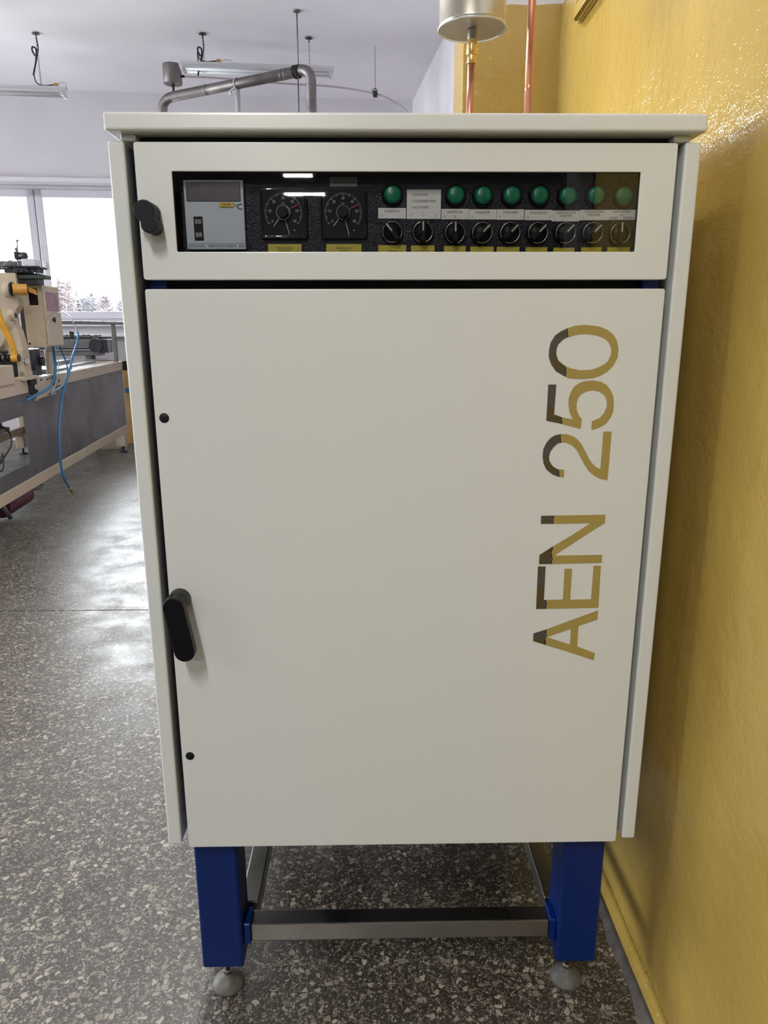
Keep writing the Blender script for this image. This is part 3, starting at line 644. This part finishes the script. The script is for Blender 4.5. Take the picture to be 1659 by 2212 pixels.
# lit rows behind the viewer: they light the cabinet front and mirror in its acrylic window
fixture((-.62,-2.45,3.42), PI/2, 1.50, True, 'lit fluorescent fixture hanging nearest behind the viewer, pointing at the cabinet', 'lit fluorescent fixtures', CEIL-3.42-.07, False, KEY_POWER)
for x, y, L in ((-1.10,-5.6,1.2), (-1.07,-10.0,.50), (-1.11,-11.5,.74)):
    fixture((x,y,3.42), .0, L, True, 'lit fluorescent fixture behind the viewer, %s' % {-5.6:'second one back',-10.0:'third one back',-11.5:'nearest the back wall'}[y], 'lit fluorescent fixtures', CEIL-3.42-.07, False, ROW_POWER*L)
fixture((-.69,1.87,3.42), PI/2, 1.20, True, 'lit fluorescent fixture above and behind the white cabinet, out of the picture', 'lit fluorescent fixtures', CEIL-3.42-.07, False, KEY_POWER*.9)
for x, y in ((-4.6,-3.0), (-4.6,1.2)):
    fixture((x,y,3.42), PI/2, 1.5, True, 'lit aisle fixture by the left windows, %s' % ('level with the viewer' if y < 0 else 'level with the cabinet'), 'lit fluorescent fixtures', CEIL-3.42-.07, False, KEY_POWER*.6)
# ------------------------------------------------------------------ sloping steel exhaust pipe with its two legs
t = thing('exhaust_pipe', 'grey steel pipe sloping under the ceiling with an elbow at each end', 'pipe', (-.55, 5.7, 0))
W2 = lambda p: Vector(p)-Vector((-.55,5.7,0))
r = .043
pts = [(-2.018,6.5,0.0), (-2.018,6.5,3.32)] + smooth_path([(-2.018,6.5,3.34), (-2.008,6.495,3.39), (-1.965,6.475,3.43), (-1.90,6.445,3.446)], 5)
b = tube([W2(p) for p in pts], r, 20); obj('left_leg', b, M_oldsteel, t)
b = tube([W2(p) for p in ((-1.905,6.447,3.445), (-.69,5.775,3.452))], r, 20)
for q in (.30, .53, .90, .93):
    a = Vector((-1.905,6.447,3.445)).lerp(Vector((-.69,5.775,3.452)), q); c = Vector((-1.905,6.447,3.445)).lerp(Vector((-.69,5.775,3.452)), q+.006)
    cyl(W2(a), W2(c), r+.0022, n=20, bev=.0006, bm=b)
obj('sloping_run', b, M_oldsteel, t)
b = tube([W2(p) for p in smooth_path([(-.70,5.78,3.452), (-.655,5.755,3.458), (-.60,5.728,3.452), (-.563,5.708,3.42), (-.548,5.70,3.37)], 6)] + [W2((-.547,5.70,0))], r, 20)
cyl(W2((-.5475,5.70,3.335)), W2((-.5475,5.70,3.329)), r+.002, n=20, bm=b)
obj('right_leg', b, M_oldsteel, t)
b = bmesh.new()
for k, (dx, rr) in enumerate(((-.015,.007),(0,.008),(.014,.007),(.026,.006))):
    c = Vector((-.675+dx, 5.768-dx*.55, 3.4525)); ax = Vector((1.215,-.672,.007)).normalized(); u = ax.cross(Vector((0,0,1))).normalized(); v = ax.cross(u)
    tube([W2(c+(r+.004)*(math.cos(a)*u+math.sin(a)*v)+ax*.006*math.sin(a+k)) for a in [2*PI*q/20 for q in range(20)]], rr, 6, b, True)
obj('rubber_strap', b, M_rubber, t)
b = cyl(W2((-.655,5.73,3.43)), W2((-.655,5.73,CEIL-.001)), .0055, n=8); cyl(W2((-.655,5.73,CEIL-.012)), W2((-.655,5.73,CEIL-.001)), .03, n=12, bm=b)
cyl(W2((-.66,5.735,3.44)), W2((-.662,5.735,2.6)), .0055, n=8, bm=b); obj('hanger_rod', b, M_wire, t)
# white support post with saddle clamp
m0 = Vector((-1.2355, 6.077, 0)); b = cyl(W2(m0), W2(m0+Vector((0,0,3.40))), .023, n=16); obj('support_post', b, M_lampwhite, t)
b = tube([W2(m0+Vector((.0,0,3.448))+(r+.005)*(math.cos(a)*Vector((.484,.875,0))+math.sin(a)*Vector((0,0,1)))) for a in [2*PI*q/20 for q in range(20)]], .006, 6, None, True)
cyl(W2(m0+Vector((-.06,-.03,3.385))), W2(m0+Vector((-.05,-.03,3.345))), .012, n=8, bm=b); tube([W2(m0+Vector((-.055,-.03,3.385))), W2(m0+Vector((-.02,-.02,3.412))), W2(m0+Vector((0,0,3.41)))], .008, 6, b); obj('saddle_clamp', b, M_lampwhite, t)
# small round pot on the left elbow and its thin hose
b = cyl(W2((-1.893,6.452,3.552)), W2((-1.893,6.452,3.715)), .086, n=36, bev=.002); obj('vent_pot', b, M_oldsteel, t)
b = cyl(W2((-1.893,6.452,3.47)), W2((-1.893,6.452,3.57)), .012, n=12); cyl(W2((-1.82,6.44,3.615)), W2((-1.775,6.43,3.612)), .012, n=12, bm=b); obj('vent_stem', b, M_iron, t)
b = tube(smooth_path([(-1.78,6.43,3.612), (-1.40,6.45,3.60), (-.92,6.5,3.578), (-.40,6.5,3.55), (.0,6.5,3.492), (.18,6.5,3.42), (.31,6.5,3.33), (.40,6.5,3.10)], 6), .0085, 8)
tag(obj('vent_hose', b, mat('pale_hose', (.45,.42,.42,1), .5, var=(5,.1))), 'thin pale hose sagging from the small pot towards the wire clamp', 'hose')
b = cyl((.0,6.5,3.515), (.0,6.5,CEIL-.001), .0022, n=6); box(-.022,.022,6.478,6.522,3.462,3.515,.008,2,b); tube([(-.02,6.5,3.50),(-.03,6.5,3.52),(0,6.5,3.54),(.02,6.5,3.52)], .004, 6, b)
tag(obj('wire_clamp', b, M_cable), 'small dark clamp hung on a wire from the ceiling, holding the thin hose', 'clamp')
# ------------------------------------------------------------------ cream wrapping machine
MC = thing('wrapping_machine', 'long cream industrial machine with grey side panels and a tall cream head', 'machine', RO, RZ)
ob = lambda n, b, m, par=MC, **k: obj(n, b, m, par, **k)
ob('top_rail', box(-.05, 0, -4.6, .335, .892, .985, .004, 2), M_cream)
ob('top_rail', box(-1.15, -1.10, -4.6, .335, .892, .985, .004, 2), M_cream)
ob('end_rail', box(-1.10, -.05, .285, .335, .892, .985, .004, 2), M_cream)
ob('bottom_rail', box(-.05, 0, -4.6, .335, .212, .292, .004, 2), M_cream)
ob('bottom_rail', box(-1.15, -1.10, -4.6, .335, .212, .292, .004, 2), M_cream)
ob('end_rail', box(-1.10, -.05, .285, .335, .212, .292, .004, 2), M_cream)
ob('corner_post', box(-.05, 0, .30, .335, .292, .892, .003, 1), M_cream)
ob('corner_post', box(-1.15, -1.10, .30, .335, .292, .892, .003, 1), M_cream)
for y0, y1, z0, z1 in ((-1.715, .298, .294, .890), (-2.64, -1.735, .294, .890), (-4.6, -2.65, .742, .890), (-4.6, -2.65, .294, .402)):
    ob('side_panel', box(-.014, -.006, y0, y1, z0, z1, .002, 1), M_panel)
b = bmesh.new()
for y in (-1.76, -1.0, -.2, .2, -2.55):
    for z in (.32, .865): cyl((-.007,y,z), (-.001,y,z), .008, n=8, bm=b)
ob('panel_screws', b, M_iron); tag(bpy.context.scene.objects['panel_screws'], kind='stuff')
ob('panel_fold', box(-.008, -.003, -2.36, -2.352, .294, .890, .001, 1), M_panel)
for x0 in (-.085, -1.15):
    for y0 in (.135, -4.2):
        lg = ob('leg', box(x0, x0+.085, y0, y0+.13, .075, .215, .004, 1), M_cream)
        f = lathe([(0,.022),(.012,.020),(.045,.010),(.052,.004),(.052,0),(0,0)], 24, (x0+.045, y0+.065, 0)); obj('levelling_foot', f, M_rubber, lg)
        obj('foot_bolt', cyl((x0+.045, y0+.065, .018), (x0+.045, y0+.065, .078), .011, n=10), M_iron, lg)
ob('rail_end_cap', box(-.005, .045, .33, .40, .885, .985, .004, 1), M_rubber)
ob('bed_plate', box(-1.10, -.05, -1.95, .285, .955, .972, .002, 1), M_shiny)
ob('bed_plate', box(-1.10, -.05, -4.6, -1.99, .925, .94, .002, 1), M_iron)
ob('guide_strip', box(-.046, -.010, -1.9, .10, .9855, .992, .002, 1), M_shiny)
ob('guide_strip', box(-.30, -.26, -1.7, .25, .972, .998, .002, 1), M_shiny)
ob('guide_strip', box(-.62, -.52, -1.7, .25, .972, 1.012, .003, 1), M_grey)
for k, y in enumerate((-2.9,-2.75,-2.6,-2.45,-2.3,-2.15)):
    ob('roller', cyl((-1.08,y,.965), (-.07,y,.965), .026, n=16), M_iron)
ob('bed_cover', box(-.55,-.12,-1.55,-1.05,.972,1.005,.006,2), M_grey)
# guard frame at the far end
b = box(-.045, -.005, .155, .20, .985, 1.40, .003, 1); ob('guard_post', b, M_grey)
b = box(-.040, -.002, -1.66, .62, 1.372, 1.405, .003, 1); ob('guard_rail', b, M_grey)
# machine head: cast housing plate, standing across the bed
yh = -2.56
prof = [(-.75,1.715),(.018,1.715),(.018,1.50),(-.030,1.44),(-.030,1.37),(-.012,1.33),(.010,1.20),(.012,.985),(-.030,.985),(-.036,1.16),(-.75,1.16)]
b = shape([prof], .11, .004); bmesh.ops.transform(b, matrix=Matrix.Translation((0,yh+.11,0)) @ RX, verts=b.verts)
hs = ob('head_housing', b, M_cream)
obj('housing_boss', cyl((-.040,yh-.06,1.600), (.016,yh-.06,1.600), .056, .056, 28, .004), M_cream, hs)
obj('housing_boss', cyl((-.035,yh-.05,1.430), (.004,yh-.05,1.430), .040, .040, 28, .004), M_cream, hs)
obj('housing_boss', cyl((-.2,yh,1.30), (-.2,yh-.03,1.30), .12, .11, 28, .004), M_cream, hs)
b = cyl((.004,yh-.05,1.430), (.009,yh-.05,1.43), .018, n=20); obj('shaft_plug', b, M_iron, hs)
b = cyl((.022,yh-.10,1.602), (.108,yh-.07,1.600), .0375, n=28, bev=.003); rl = ob('orange_roller', b, M_orange)
obj('roller_hub', cyl((.106,yh-.071,1.60), (.113,yh-.068,1.60), .026, n=20), M_iron, rl)
obj('roller_bush', cyl((.012,yh-.10,1.602), (.022,yh-.10,1.602), .046, n=24), M_iron, rl)
b = shape([[(0,.022),(.052,.002),(.056,-.030),(0,-.008)]], .02, .001); bmesh.ops.transform(b, matrix=Matrix.Translation((.100,yh-.03,1.598)) @ RX, verts=b.verts); ob('orange_lever', b, M_orange)
ob('head_column', box(-.030,.016,-2.60,-2.55,.99,1.20,.003,1), M_cream)
b = box(-.045,.030,-2.66,-2.40,.985,1.010,.003,1); box(-.025,.020,-2.60,-2.46,1.010,1.045,.003,1,b); box(-.018,.012,-2.58,-2.50,1.04,1.145,.003,1,b); ob('column_foot', b, M_cream)
b = cyl((.012,-2.57,1.118),(.040,-2.60,1.118),.018,n=12); ob('clamp_screw', b, M_steel)
# yellow lever arm and the shaft it turns
arm = smooth_path([(-.085,yh-.14,1.475),(-.072,yh-.14,1.41),(-.045,yh-.13,1.33),(-.022,yh-.12,1.25),(-.012,yh-.11,1.17)], 5)
b = bmesh.new()
w = [.022,.02,.017,.016,.015]; rings = []
for i, p in enumerate(arm):
    ww = .024-.008*i/(len(arm)-1); rings.append([b.verts.new((p.x+dx*ww, p.y+dy*.015, p.z)) for dx, dy in ((-1,-1),(1,-1),(1,1),(-1,1))])
for r0, r1 in zip(rings, rings[1:]):
    for k in range(4): b.faces.new((r0[k], r0[(k+1)%4], r1[(k+1)%4], r1[k]))
b.faces.new(rings[0]); b.faces.new(rings[-1]); bmesh.ops.recalc_face_normals(b, faces=b.faces)
am = ob('lever_arm', b, M_ochre)
obj('arm_clamp', join(cyl((-.035,yh-.11,1.145),(.010,yh-.11,1.145),.030,n=20,bev=.003), box(-.030,.003,yh-.135,yh-.085,1.15,1.185,.004,1)), M_ochre, am)
obj('clamp_cap', cyl((.010,yh-.11,1.145),(.018,yh-.11,1.145),.025,n=20), M_iron, am)
b = cyl((-.75,yh-.11,1.145),(-.035,yh-.11,1.145),.013,n=16)
for x, rr in ((-.055,.024),(-.08,.034),(-.11,.024),(-.20,.030),(-.24,.036),(-.30,.024)): cyl((x-.008,yh-.11,1.145),(x+.008,yh-.11,1.145),rr,n=20,bm=b)
cyl((-.75,yh-.13,1.185),(-.045,yh-.13,1.185),.010,n=12,bm=b); ob('drive_shaft', b, M_iron)
ob('gap_panel', box(-.75,-.03,yh+.03,yh+.05,.985,1.17), M_iron)
ob('shaft_cover', box(-.60,.012,-3.05,-2.785,.975,1.103,.006,2), M_cream)
# mechanism on top of the head
b = box(-.058,.012,yh+.01,yh+.14,1.716,1.745,.003,1); box(.012,.100,yh,yh+.14,1.716,1.752,.003,1,b); box(.110,.165,yh+.01,yh+.13,1.722,1.748,.003,1,b)
for x in (.03,.065,.10,.135): cyl((x,yh-.006,1.728),(x,yh+.02,1.728),.010,n=10,bm=b)
ob('top_mechanism', b, M_iron)
ob('top_plate', join(box(-.06,.185,yh-.01,yh+.15,1.752,1.760,.002,1), box(.09,.19,yh-.01,yh+.15,1.746,1.753,.002,1)), M_iron)
ob('green_plate', box(.012,.208,yh+.02,yh+.15,1.678,1.704,.003,1), M_green)
b = box(.014,.150,yh+.04,yh+.16,1.640,1.716,.003,1); cyl((.03,yh+.03,1.66),(.03,yh+.05,1.66),.018,n=12,bm=b); ob('gear_block', b, M_iron)
ob('sensor_box', box(.066,.152,yh+.01,yh+.12,1.760,1.808,.003,2), M_sensor)
b = box(.028,.066,yh+.03,yh+.10,1.76,1.80,.003,1); ob('valve_block', b, M_grey)
b = cyl((.040,yh+.05,1.83),(.090,yh+.03,1.828),.025,n=20,bev=.003); box(.015,.045,yh+.02,yh+.09,1.805,1.857,.005,1,b); ob('small_motor', b, M_iron)
b = tube([(.030,yh+.05,1.855),(.032,yh+.05,1.87),(.036,yh+.05,1.90),(.038,yh+.05,1.925)],[.010,.005,.005,.004],8); cyl((.030,yh+.05,1.922),(.048,yh+.05,1.934),.007,n=8,bm=b); cyl((.018,yh+.05,1.870),(.036,yh+.05,1.876),.010,n=8,bm=b); ob('indicator_rod', b, M_grey)
b = cyl((-.8,yh+.16,1.775),(-.005,yh+.16,1.775),.030,n=24,bev=.003); ob('cross_pipe', b, M_grey)
ob('air_line', tube(smooth_path([(-.075,yh+.02,1.745),(-.055,yh+.03,1.775),(-.025,yh+.04,1.797),(.03,yh+.05,1.802)],6),.004,6), M_clearhose)
# control box on the head: hollow, with a dark opening in the face towards the viewer
BX0, BX1, BY0, BY1, BZ0, BZ1 = -.002, .131, -2.425, -2.050, 1.212, 1.645
b = shape([[(BX0,BZ0),(BX1,BZ0),(BX1,BZ1),(BX0,BZ1)], [(.040,1.503),(.040,1.618),(.103,1.618),(.103,1.503)]], .010, .001)
bmesh.ops.transform(b, matrix=Matrix.Translation((0,BY0+.010,0)) @ RX, verts=b.verts)
box(BX1-.008, BX1, BY0+.004, BY1, BZ0, BZ1, .001, 1, b); box(BX0, BX0+.008, BY0+.008, BY1, BZ0, BZ1, 0, 1, b)
box(BX0+.004, BX1-.004, BY0+.006, BY1, BZ1-.008, BZ1-.001, 0, 1, b); box(BX0+.004, BX1-.004, BY0+.006, BY1, BZ0+.001, BZ0+.008, 0, 1, b)
box(BX0+.004, BX1-.004, BY1-.010, BY1-.002, BZ0, BZ1, 0, 1, b)
cb = ob('control_box', b, M_cream)
obj('opening_shade_sheet', box(BX0+.010, BX1-.010, BY0+.05, BY0+.06, BZ0+.02, BZ1-.02), M_iron, cb)  # dark sheet set in as the shade inside the opening
obj('box_door', box(BX1, BX1+.006, BY0+.012, BY1-.004, BZ0+.006, BZ1-.006, .002, 2), M_cream, cb)
obj('pinkish_plate', box(BX1+.0062, BX1+.010, -2.352, -2.100, 1.468, 1.598, .003, 2), M_pink, cb)
b = cyl((BX1+.006,-2.236,1.403), (BX1+.014,-2.236,1.403), .014, n=16); box(BX1+.010, BX1+.018, -2.243, -2.229, 1.383, 1.423, .003, 1, b); box(BX1+.010, BX1+.018, -2.262, -2.214, 1.397, 1.409, .003, 1, b)
obj('cross_knob', b, M_black, cb)
obj('gap_shade_strip', box(BX0-.035, BX0-.003, BY0+.02, BY0+.035, 1.22, 1.64), M_iron, cb)  # dark strip added as the shade in the gap between housing and box
b = cyl((.012,BY0-.001,1.235),(.012,BY0-.006,1.235),.008,n=10); obj('box_screw', b, M_iron, cb)
# bracket under the box and the second arm down to the bed
ob('hanger_bracket', join(box(.0,.05,-2.08,-1.98,1.165,1.212,.003,1), box(-.03,.0,-2.02,-1.88,.99,1.18,.004,1)), M_cream)
b = box(-.45,-.03,-2.40,-2.1,.99,1.195,.01,2); cyl((-.05,-2.12,1.10),(-.005,-2.12,1.10),.035,n=16,bm=b); cyl((-.05,-2.25,1.06),(-.01,-2.27,1.06),.022,n=16,bm=b); box(-.40,-.02,-2.34,-2.26,.985,1.03,.004,1,b); ob('bed_mechanism_and_shade', b, M_iron)  # large dark block stands for shade under the box; smaller pieces are mechanism
# slotted plate hung outside the rail
pl = ob('slotted_plate', box(.004, .016, -2.385, -1.985, .835, .990, .002, 1), M_cream)
ob('plate_side', join(box(-.02,.016,-2.425,-2.385,.825,.985,.002,1), box(-.01,.004,-2.42,-2.39,.82,.84)), M_cream)
b = bmesh.new()
for y, z in ((-2.29,.968),(-2.16,.962),(-2.10,.966),(-2.31,.882),(-2.13,.895),(-2.08,.905)): box(.0162,.0172,y-.020,y+.020,z-.007,z+.007,0,1,b)
obj('slot', b, M_iron, pl)
b = box(.0,.022,-2.055,-1.995,.905,.985,.003,1); ob('rail_stop', b, M_rubber)
b = cyl((.0,-1.93,.955),(.008,-1.93,.955),.014,n=14); cyl((.0,-1.85,.930),(.008,-1.85,.930),.010,n=12,bm=b); ob('rail_bolts', b, M_iron); 
b = box(.002,.030,-2.53,-2.42,.885,.985,.004,1); ob('knob_block', b, M_rubber)
b = cyl((.030,-2.49,.930),(.052,-2.50,.930),.021,n=16,bev=.003); ob('chrome_knob', b, M_steel)
# air service unit seen through the opening in the side
b = box(-.12,-.05,-3.22,-3.02,.60,.70,.005,2); ob('valve_box', b, M_cream)
b = cyl((-.16,-2.94,.64),(-.16,-2.94,.47),.030,n=16); cyl((-.16,-2.84,.64),(-.16,-2.84,.46),.030,n=16,bm=b); box(-.21,-.11,-3.0,-2.66,.635,.665,.003,1,b); ob('air_filter', b, M_grey)
ob('inner_frame', join(box(-.30,-.24,-3.6,-2.5,.38,.44,.003,1), box(-.30,-.24,-2.75,-2.68,.40,.74,.003,1)), M_cream)
ob('inner_tray', box(-1.05,-.06,-4.5,-2.0,.300,.306), M_grey)
b = tube(smooth_path([(-.14,-2.78,.70),(-.10,-2.72,.64),(-.09,-2.73,.55),(-.12,-2.80,.47),(-.14,-2.9,.42),(-.16,-2.98,.44),(-.17,-2.96,.48)],6),.007,6); tube(smooth_path([(-.12,-2.95,.72),(-.10,-2.85,.69),(-.13,-2.75,.70),(-.16,-2.70,.62)],6),.006,6,b); tube(smooth_path([(-.12,-3.0,.47),(-.10,-2.95,.40),(-.10,-2.88,.42),(-.12,-2.82,.50)],6),.006,6,b); ob('inner_cables', b, M_cable)
ob('inner_hose', tube(smooth_path([(-.09,-3.05,.735),(-.08,-3.0,.70),(-.10,-2.96,.66)],6),.011,8), M_hose)
# gear motor under the machine
b = cyl((-.14,-2.93,.130),(-.10,-2.56,.155),.068,n=28,bev=.006); box(-.20,-.06,-2.95,-2.80,.13,.21,.006,2,b); gm = ob('gear_motor', b, M_purple)
obj('fan_cowl', cyl((-.10,-2.56,.155),(-.098,-2.54,.156),.050,n=24,bev=.003), M_iron, gm)
b = tube(smooth_path([(-.09,-2.62,.205),(-.05,-2.52,.185),(-.035,-2.42,.175),(-.045,-2.36,.205)],6),.016,10); ob('motor_conduit', b, M_grey)
ob('support_stub', cyl((-.10,-3.02,.205),(-.07,-2.95,.07),.016,n=10), M_grey)
b = box(-.25,-.08,-3.9,-3.15,.10,.205,.01,2); ob('under_pan', b, M_iron)
# ------------------------------------------------------------------ air hoses hanging from the machine
def mpt(pts): return [far(*p) for p in pts]
b = tube(mpt(smooth_path([(.134,-2.430,1.24),(.152,-2.450,1.31),(.155,-2.430,1.378),(.155,-2.329,1.422),(.155,-2.126,1.458),(.145,-1.90,1.440),(.115,-1.66,1.375),(.08,-1.47,1.306)],6)), .0045, 8)
tag(obj('thin_hose', b, M_clearhose), 'thin grey hose arching off the right side of the machine control box', 'hose')
b = tube(mpt(smooth_path([(.08,-1.47,1.306),(.08,-1.493,1.242),(.08,-1.598,1.168),(.08,-1.68,1.115),(.08,-1.804,1.009),(.08,-1.919,.924),(.08,-2.029,.842),(.08,-2.144,.709),(.08,-2.226,.539),(.08,-2.264,.364),(.08,-2.238,.213),(.08,-2.127,.105)],6)), .0095, 10)
h = tag(obj('air_hose', b, M_hose), 'long blue air hose hanging past the grey side panels nearly to the floor', 'hose')
b = cyl(far(.08,-2.127,.105), far(.08,-2.085,.060), .0115, n=12); cyl(far(.08,-2.085,.060), far(.08,-2.062,.030), .007, n=10, bm=b); obj('hose_coupling', b, M_brass, h)
b = tube(mpt(smooth_path([(.09,-2.172,1.210),(.08,-2.135,1.115),(.08,-2.138,1.046),(.075,-2.216,.946),(.07,-2.345,.904),(.045,-2.506,.874),(.02,-2.648,.848)],6)), .0105, 10)
tag(obj('air_hose', b, M_hose), 'blue air hose curving from under the control box to the rail below it', 'hose')
b = tube(mpt(smooth_path([(.09,-2.02,1.212),(.085,-1.963,1.162),(.08,-1.874,1.086),(.075,-1.835,1.028),(.075,-1.870,.957),(.07,-1.962,.902),(.04,-2.226,.852)],6)), .0062, 8)
tag(obj('air_hose', b, M_hose), 'thinner blue air hose crossing behind the long hanging one', 'hose')
b = tube(mpt(smooth_path([(.10,-2.09,1.212),(.08,-2.05,1.12),(.08,-2.067,1.06),(.08,-2.10,.99),(.075,-2.146,.94),(.06,-2.235,.855)],6)), .0042, 8)
tag(obj('thin_hose', b, M_clearhose), 'thin pale hose running straight down from the control box', 'hose')
# ------------------------------------------------------------------ dark belt conveyor by the window
CV = thing('belt_conveyor', 'dark metal conveyor with an end motor below the far window sill', 'conveyor', far(-.9,.62,0), RZ)
oc = lambda n, b, m, par=CV: obj(n, b, m, par)
oc('conveyor_body', join(box(-1.0,.62,.0,.30,1.130,1.225,.006,2), box(-1.0,.58,.02,.28,1.035,1.085,.004,1)), M_grey)
b = box(-1.0,.69,-.01,.01,1.222,1.243,.003,1); box(-1.0,.60,-.006,.0,1.105,1.125,.002,1,b); oc('top_rail', b, M_iron)
b = bmesh.new()
for k in range(26): x = -1.0+k*.062; box(x, x+.03, .01, .20, 1.243, 1.262+.004*(k%3), .002, 1, b)
tag(oc('chain_slats', b, M_grey), kind='stuff')
b = bmesh.new()
for x in (.19,.34,.49): cyl((x,-.002,1.175),(x,-.010,1.175),.013,n=14,bm=b)
oc('bolt_heads', b, M_iron); tag(bpy.context.scene.objects['bolt_heads'], kind='stuff')
oc('sensor', box(.29,.335,-.02,.02,1.243,1.305,.005,2), M_iron)
b = cyl((.57,-.06,1.150),(.57,.02,1.150),.078,n=28,bev=.006); m_ = oc('drive_motor', b, M_iron)
obj('motor_housing', box(.60,.70,-.05,.12,1.068,1.215,.012,2), M_iron, m_); obj('motor_band', box(.695,.735,-.045,.11,1.075,1.215,.006,2), M_grey, m_)
for x in (-.8,.45):
    oc('leg', box(x-.03,x+.03,.05,.10,.0,1.036,.003,1), M_grey)
    oc('leg', box(x-.03,x+.03,.20,.25,.0,1.036,.003,1), M_grey)
b = box(-.40,-.11,.44,.60,1.000,1.060,.004,1); 
CR = thing('cream_side_box', 'low cream box with a bright top at the end of the dark conveyor', 'box', far(0,0,0), RZ)
obj('box_body', box(-.33,-.13,.40,.55,0,.985,.004,1), M_cream, CR); obj('box_top', box(-.42,-.12,.39,.56,.985,1.002,.003,1), M_shiny, CR)
# tall orange-yellow post that shows between the machine and the white cabinet
b = box(-.135,-.060,.80,.88,.0,.97,.004,2); PO = tag(obj('orange_post', b, M_postpaint, None, RO, (0,0,RZ)), 'orange-yellow steel post beyond the far end of the cream machine', 'post')
obj('dark_collar', box(-.141,-.054,.794,.886,.60,.66,.003,1), M_hose, PO)
# ------------------------------------------------------------------ outdoors: ground and bare reddish shrubs beyond the window
struct('ground', box(-60, 45, 10.5, 90, -.6, -.5), mat('pale_winter_grass', (.30,.29,.24,1), .9, var=(.5,.3)))
M_bark = mat('reddish_bare_twigs', (.080,.064,.070,1), .8, var=(1.5,.2)); M_bark2 = mat('grey_green_twigs', (.070,.070,.078,1), .8, var=(1.5,.2))
def shrub(x, y, h, m, label, seed):
    rnd = random.Random(seed); t = thing('bare_shrub', label, 'shrub', (x, y, -.5), 0, 'bare shrubs beyond the window')
    st = bmesh.new(); tw = bmesh.new()
    for s in range(5):
        a = rnd.uniform(0, 2*PI); l = rnd.uniform(.03, .09)*h; p = [Vector((.1*math.cos(a), .1*math.sin(a), 0))]; top = h*rnd.uniform(.82, .98)
        for k in range(1, 5): p.append(Vector((math.cos(a)*l*k/4+rnd.uniform(-.05,.05), math.sin(a)*l*k/4+rnd.uniform(-.05,.05), top*k/4)))
        tube(p, [.05,.04,.03,.02,.01], 5, st)
        for q in range(300):
            f = rnd.uniform(.25, 1); k = min(3, int(f*4)); o = p[k].lerp(p[k+1], f*4-k); b_ = rnd.uniform(0, 2*PI); L = rnd.uniform(.16, .40)
            e = o+Vector((math.cos(b_)*L, math.sin(b_)*L, rnd.uniform(-.1, .9)*L)); w_ = .011+.008*rnd.random()
            u = (e-o).cross(Vector((0,0,1))).normalized()*w_; n_ = u.cross((e-o).normalized())
            vv = [tw.verts.new(o+u), tw.verts.new(o-u*.5+n_), tw.verts.new(o-u*.5-n_), tw.verts.new(e)]
            tw.faces.new((vv[0],vv[1],vv[3])); tw.faces.new((vv[1],vv[2],vv[3])); tw.faces.new((vv[2],vv[0],vv[3]))
    obj('stem', st, m, t); tag(obj('twigs', tw, m, t), kind='stuff')
names = ['left of the box-shaped machine head', 'nearest the machine control box', 'second from the control box', 'tallest of the row', 'right of the tallest', 'next to the cabinet edge', 'hidden end of the row', 'far left of the row']
for i, (x, h, k) in enumerate(((-11.2,3.0,0),(-9.75,3.0,1),(-9.30,3.15,0),(-8.85,3.3,0),(-8.40,3.0,1),(-7.95,2.95,1),(-7.5,2.8,0),(-12.0,2.9,1))):
    shrub(x, 20.6+1.15*(i%3), h, M_bark if k == 0 else M_bark2, ('pinkish' if k == 0 else 'greyish')+' bare shrub outside the far window, '+names[i], 100+i)
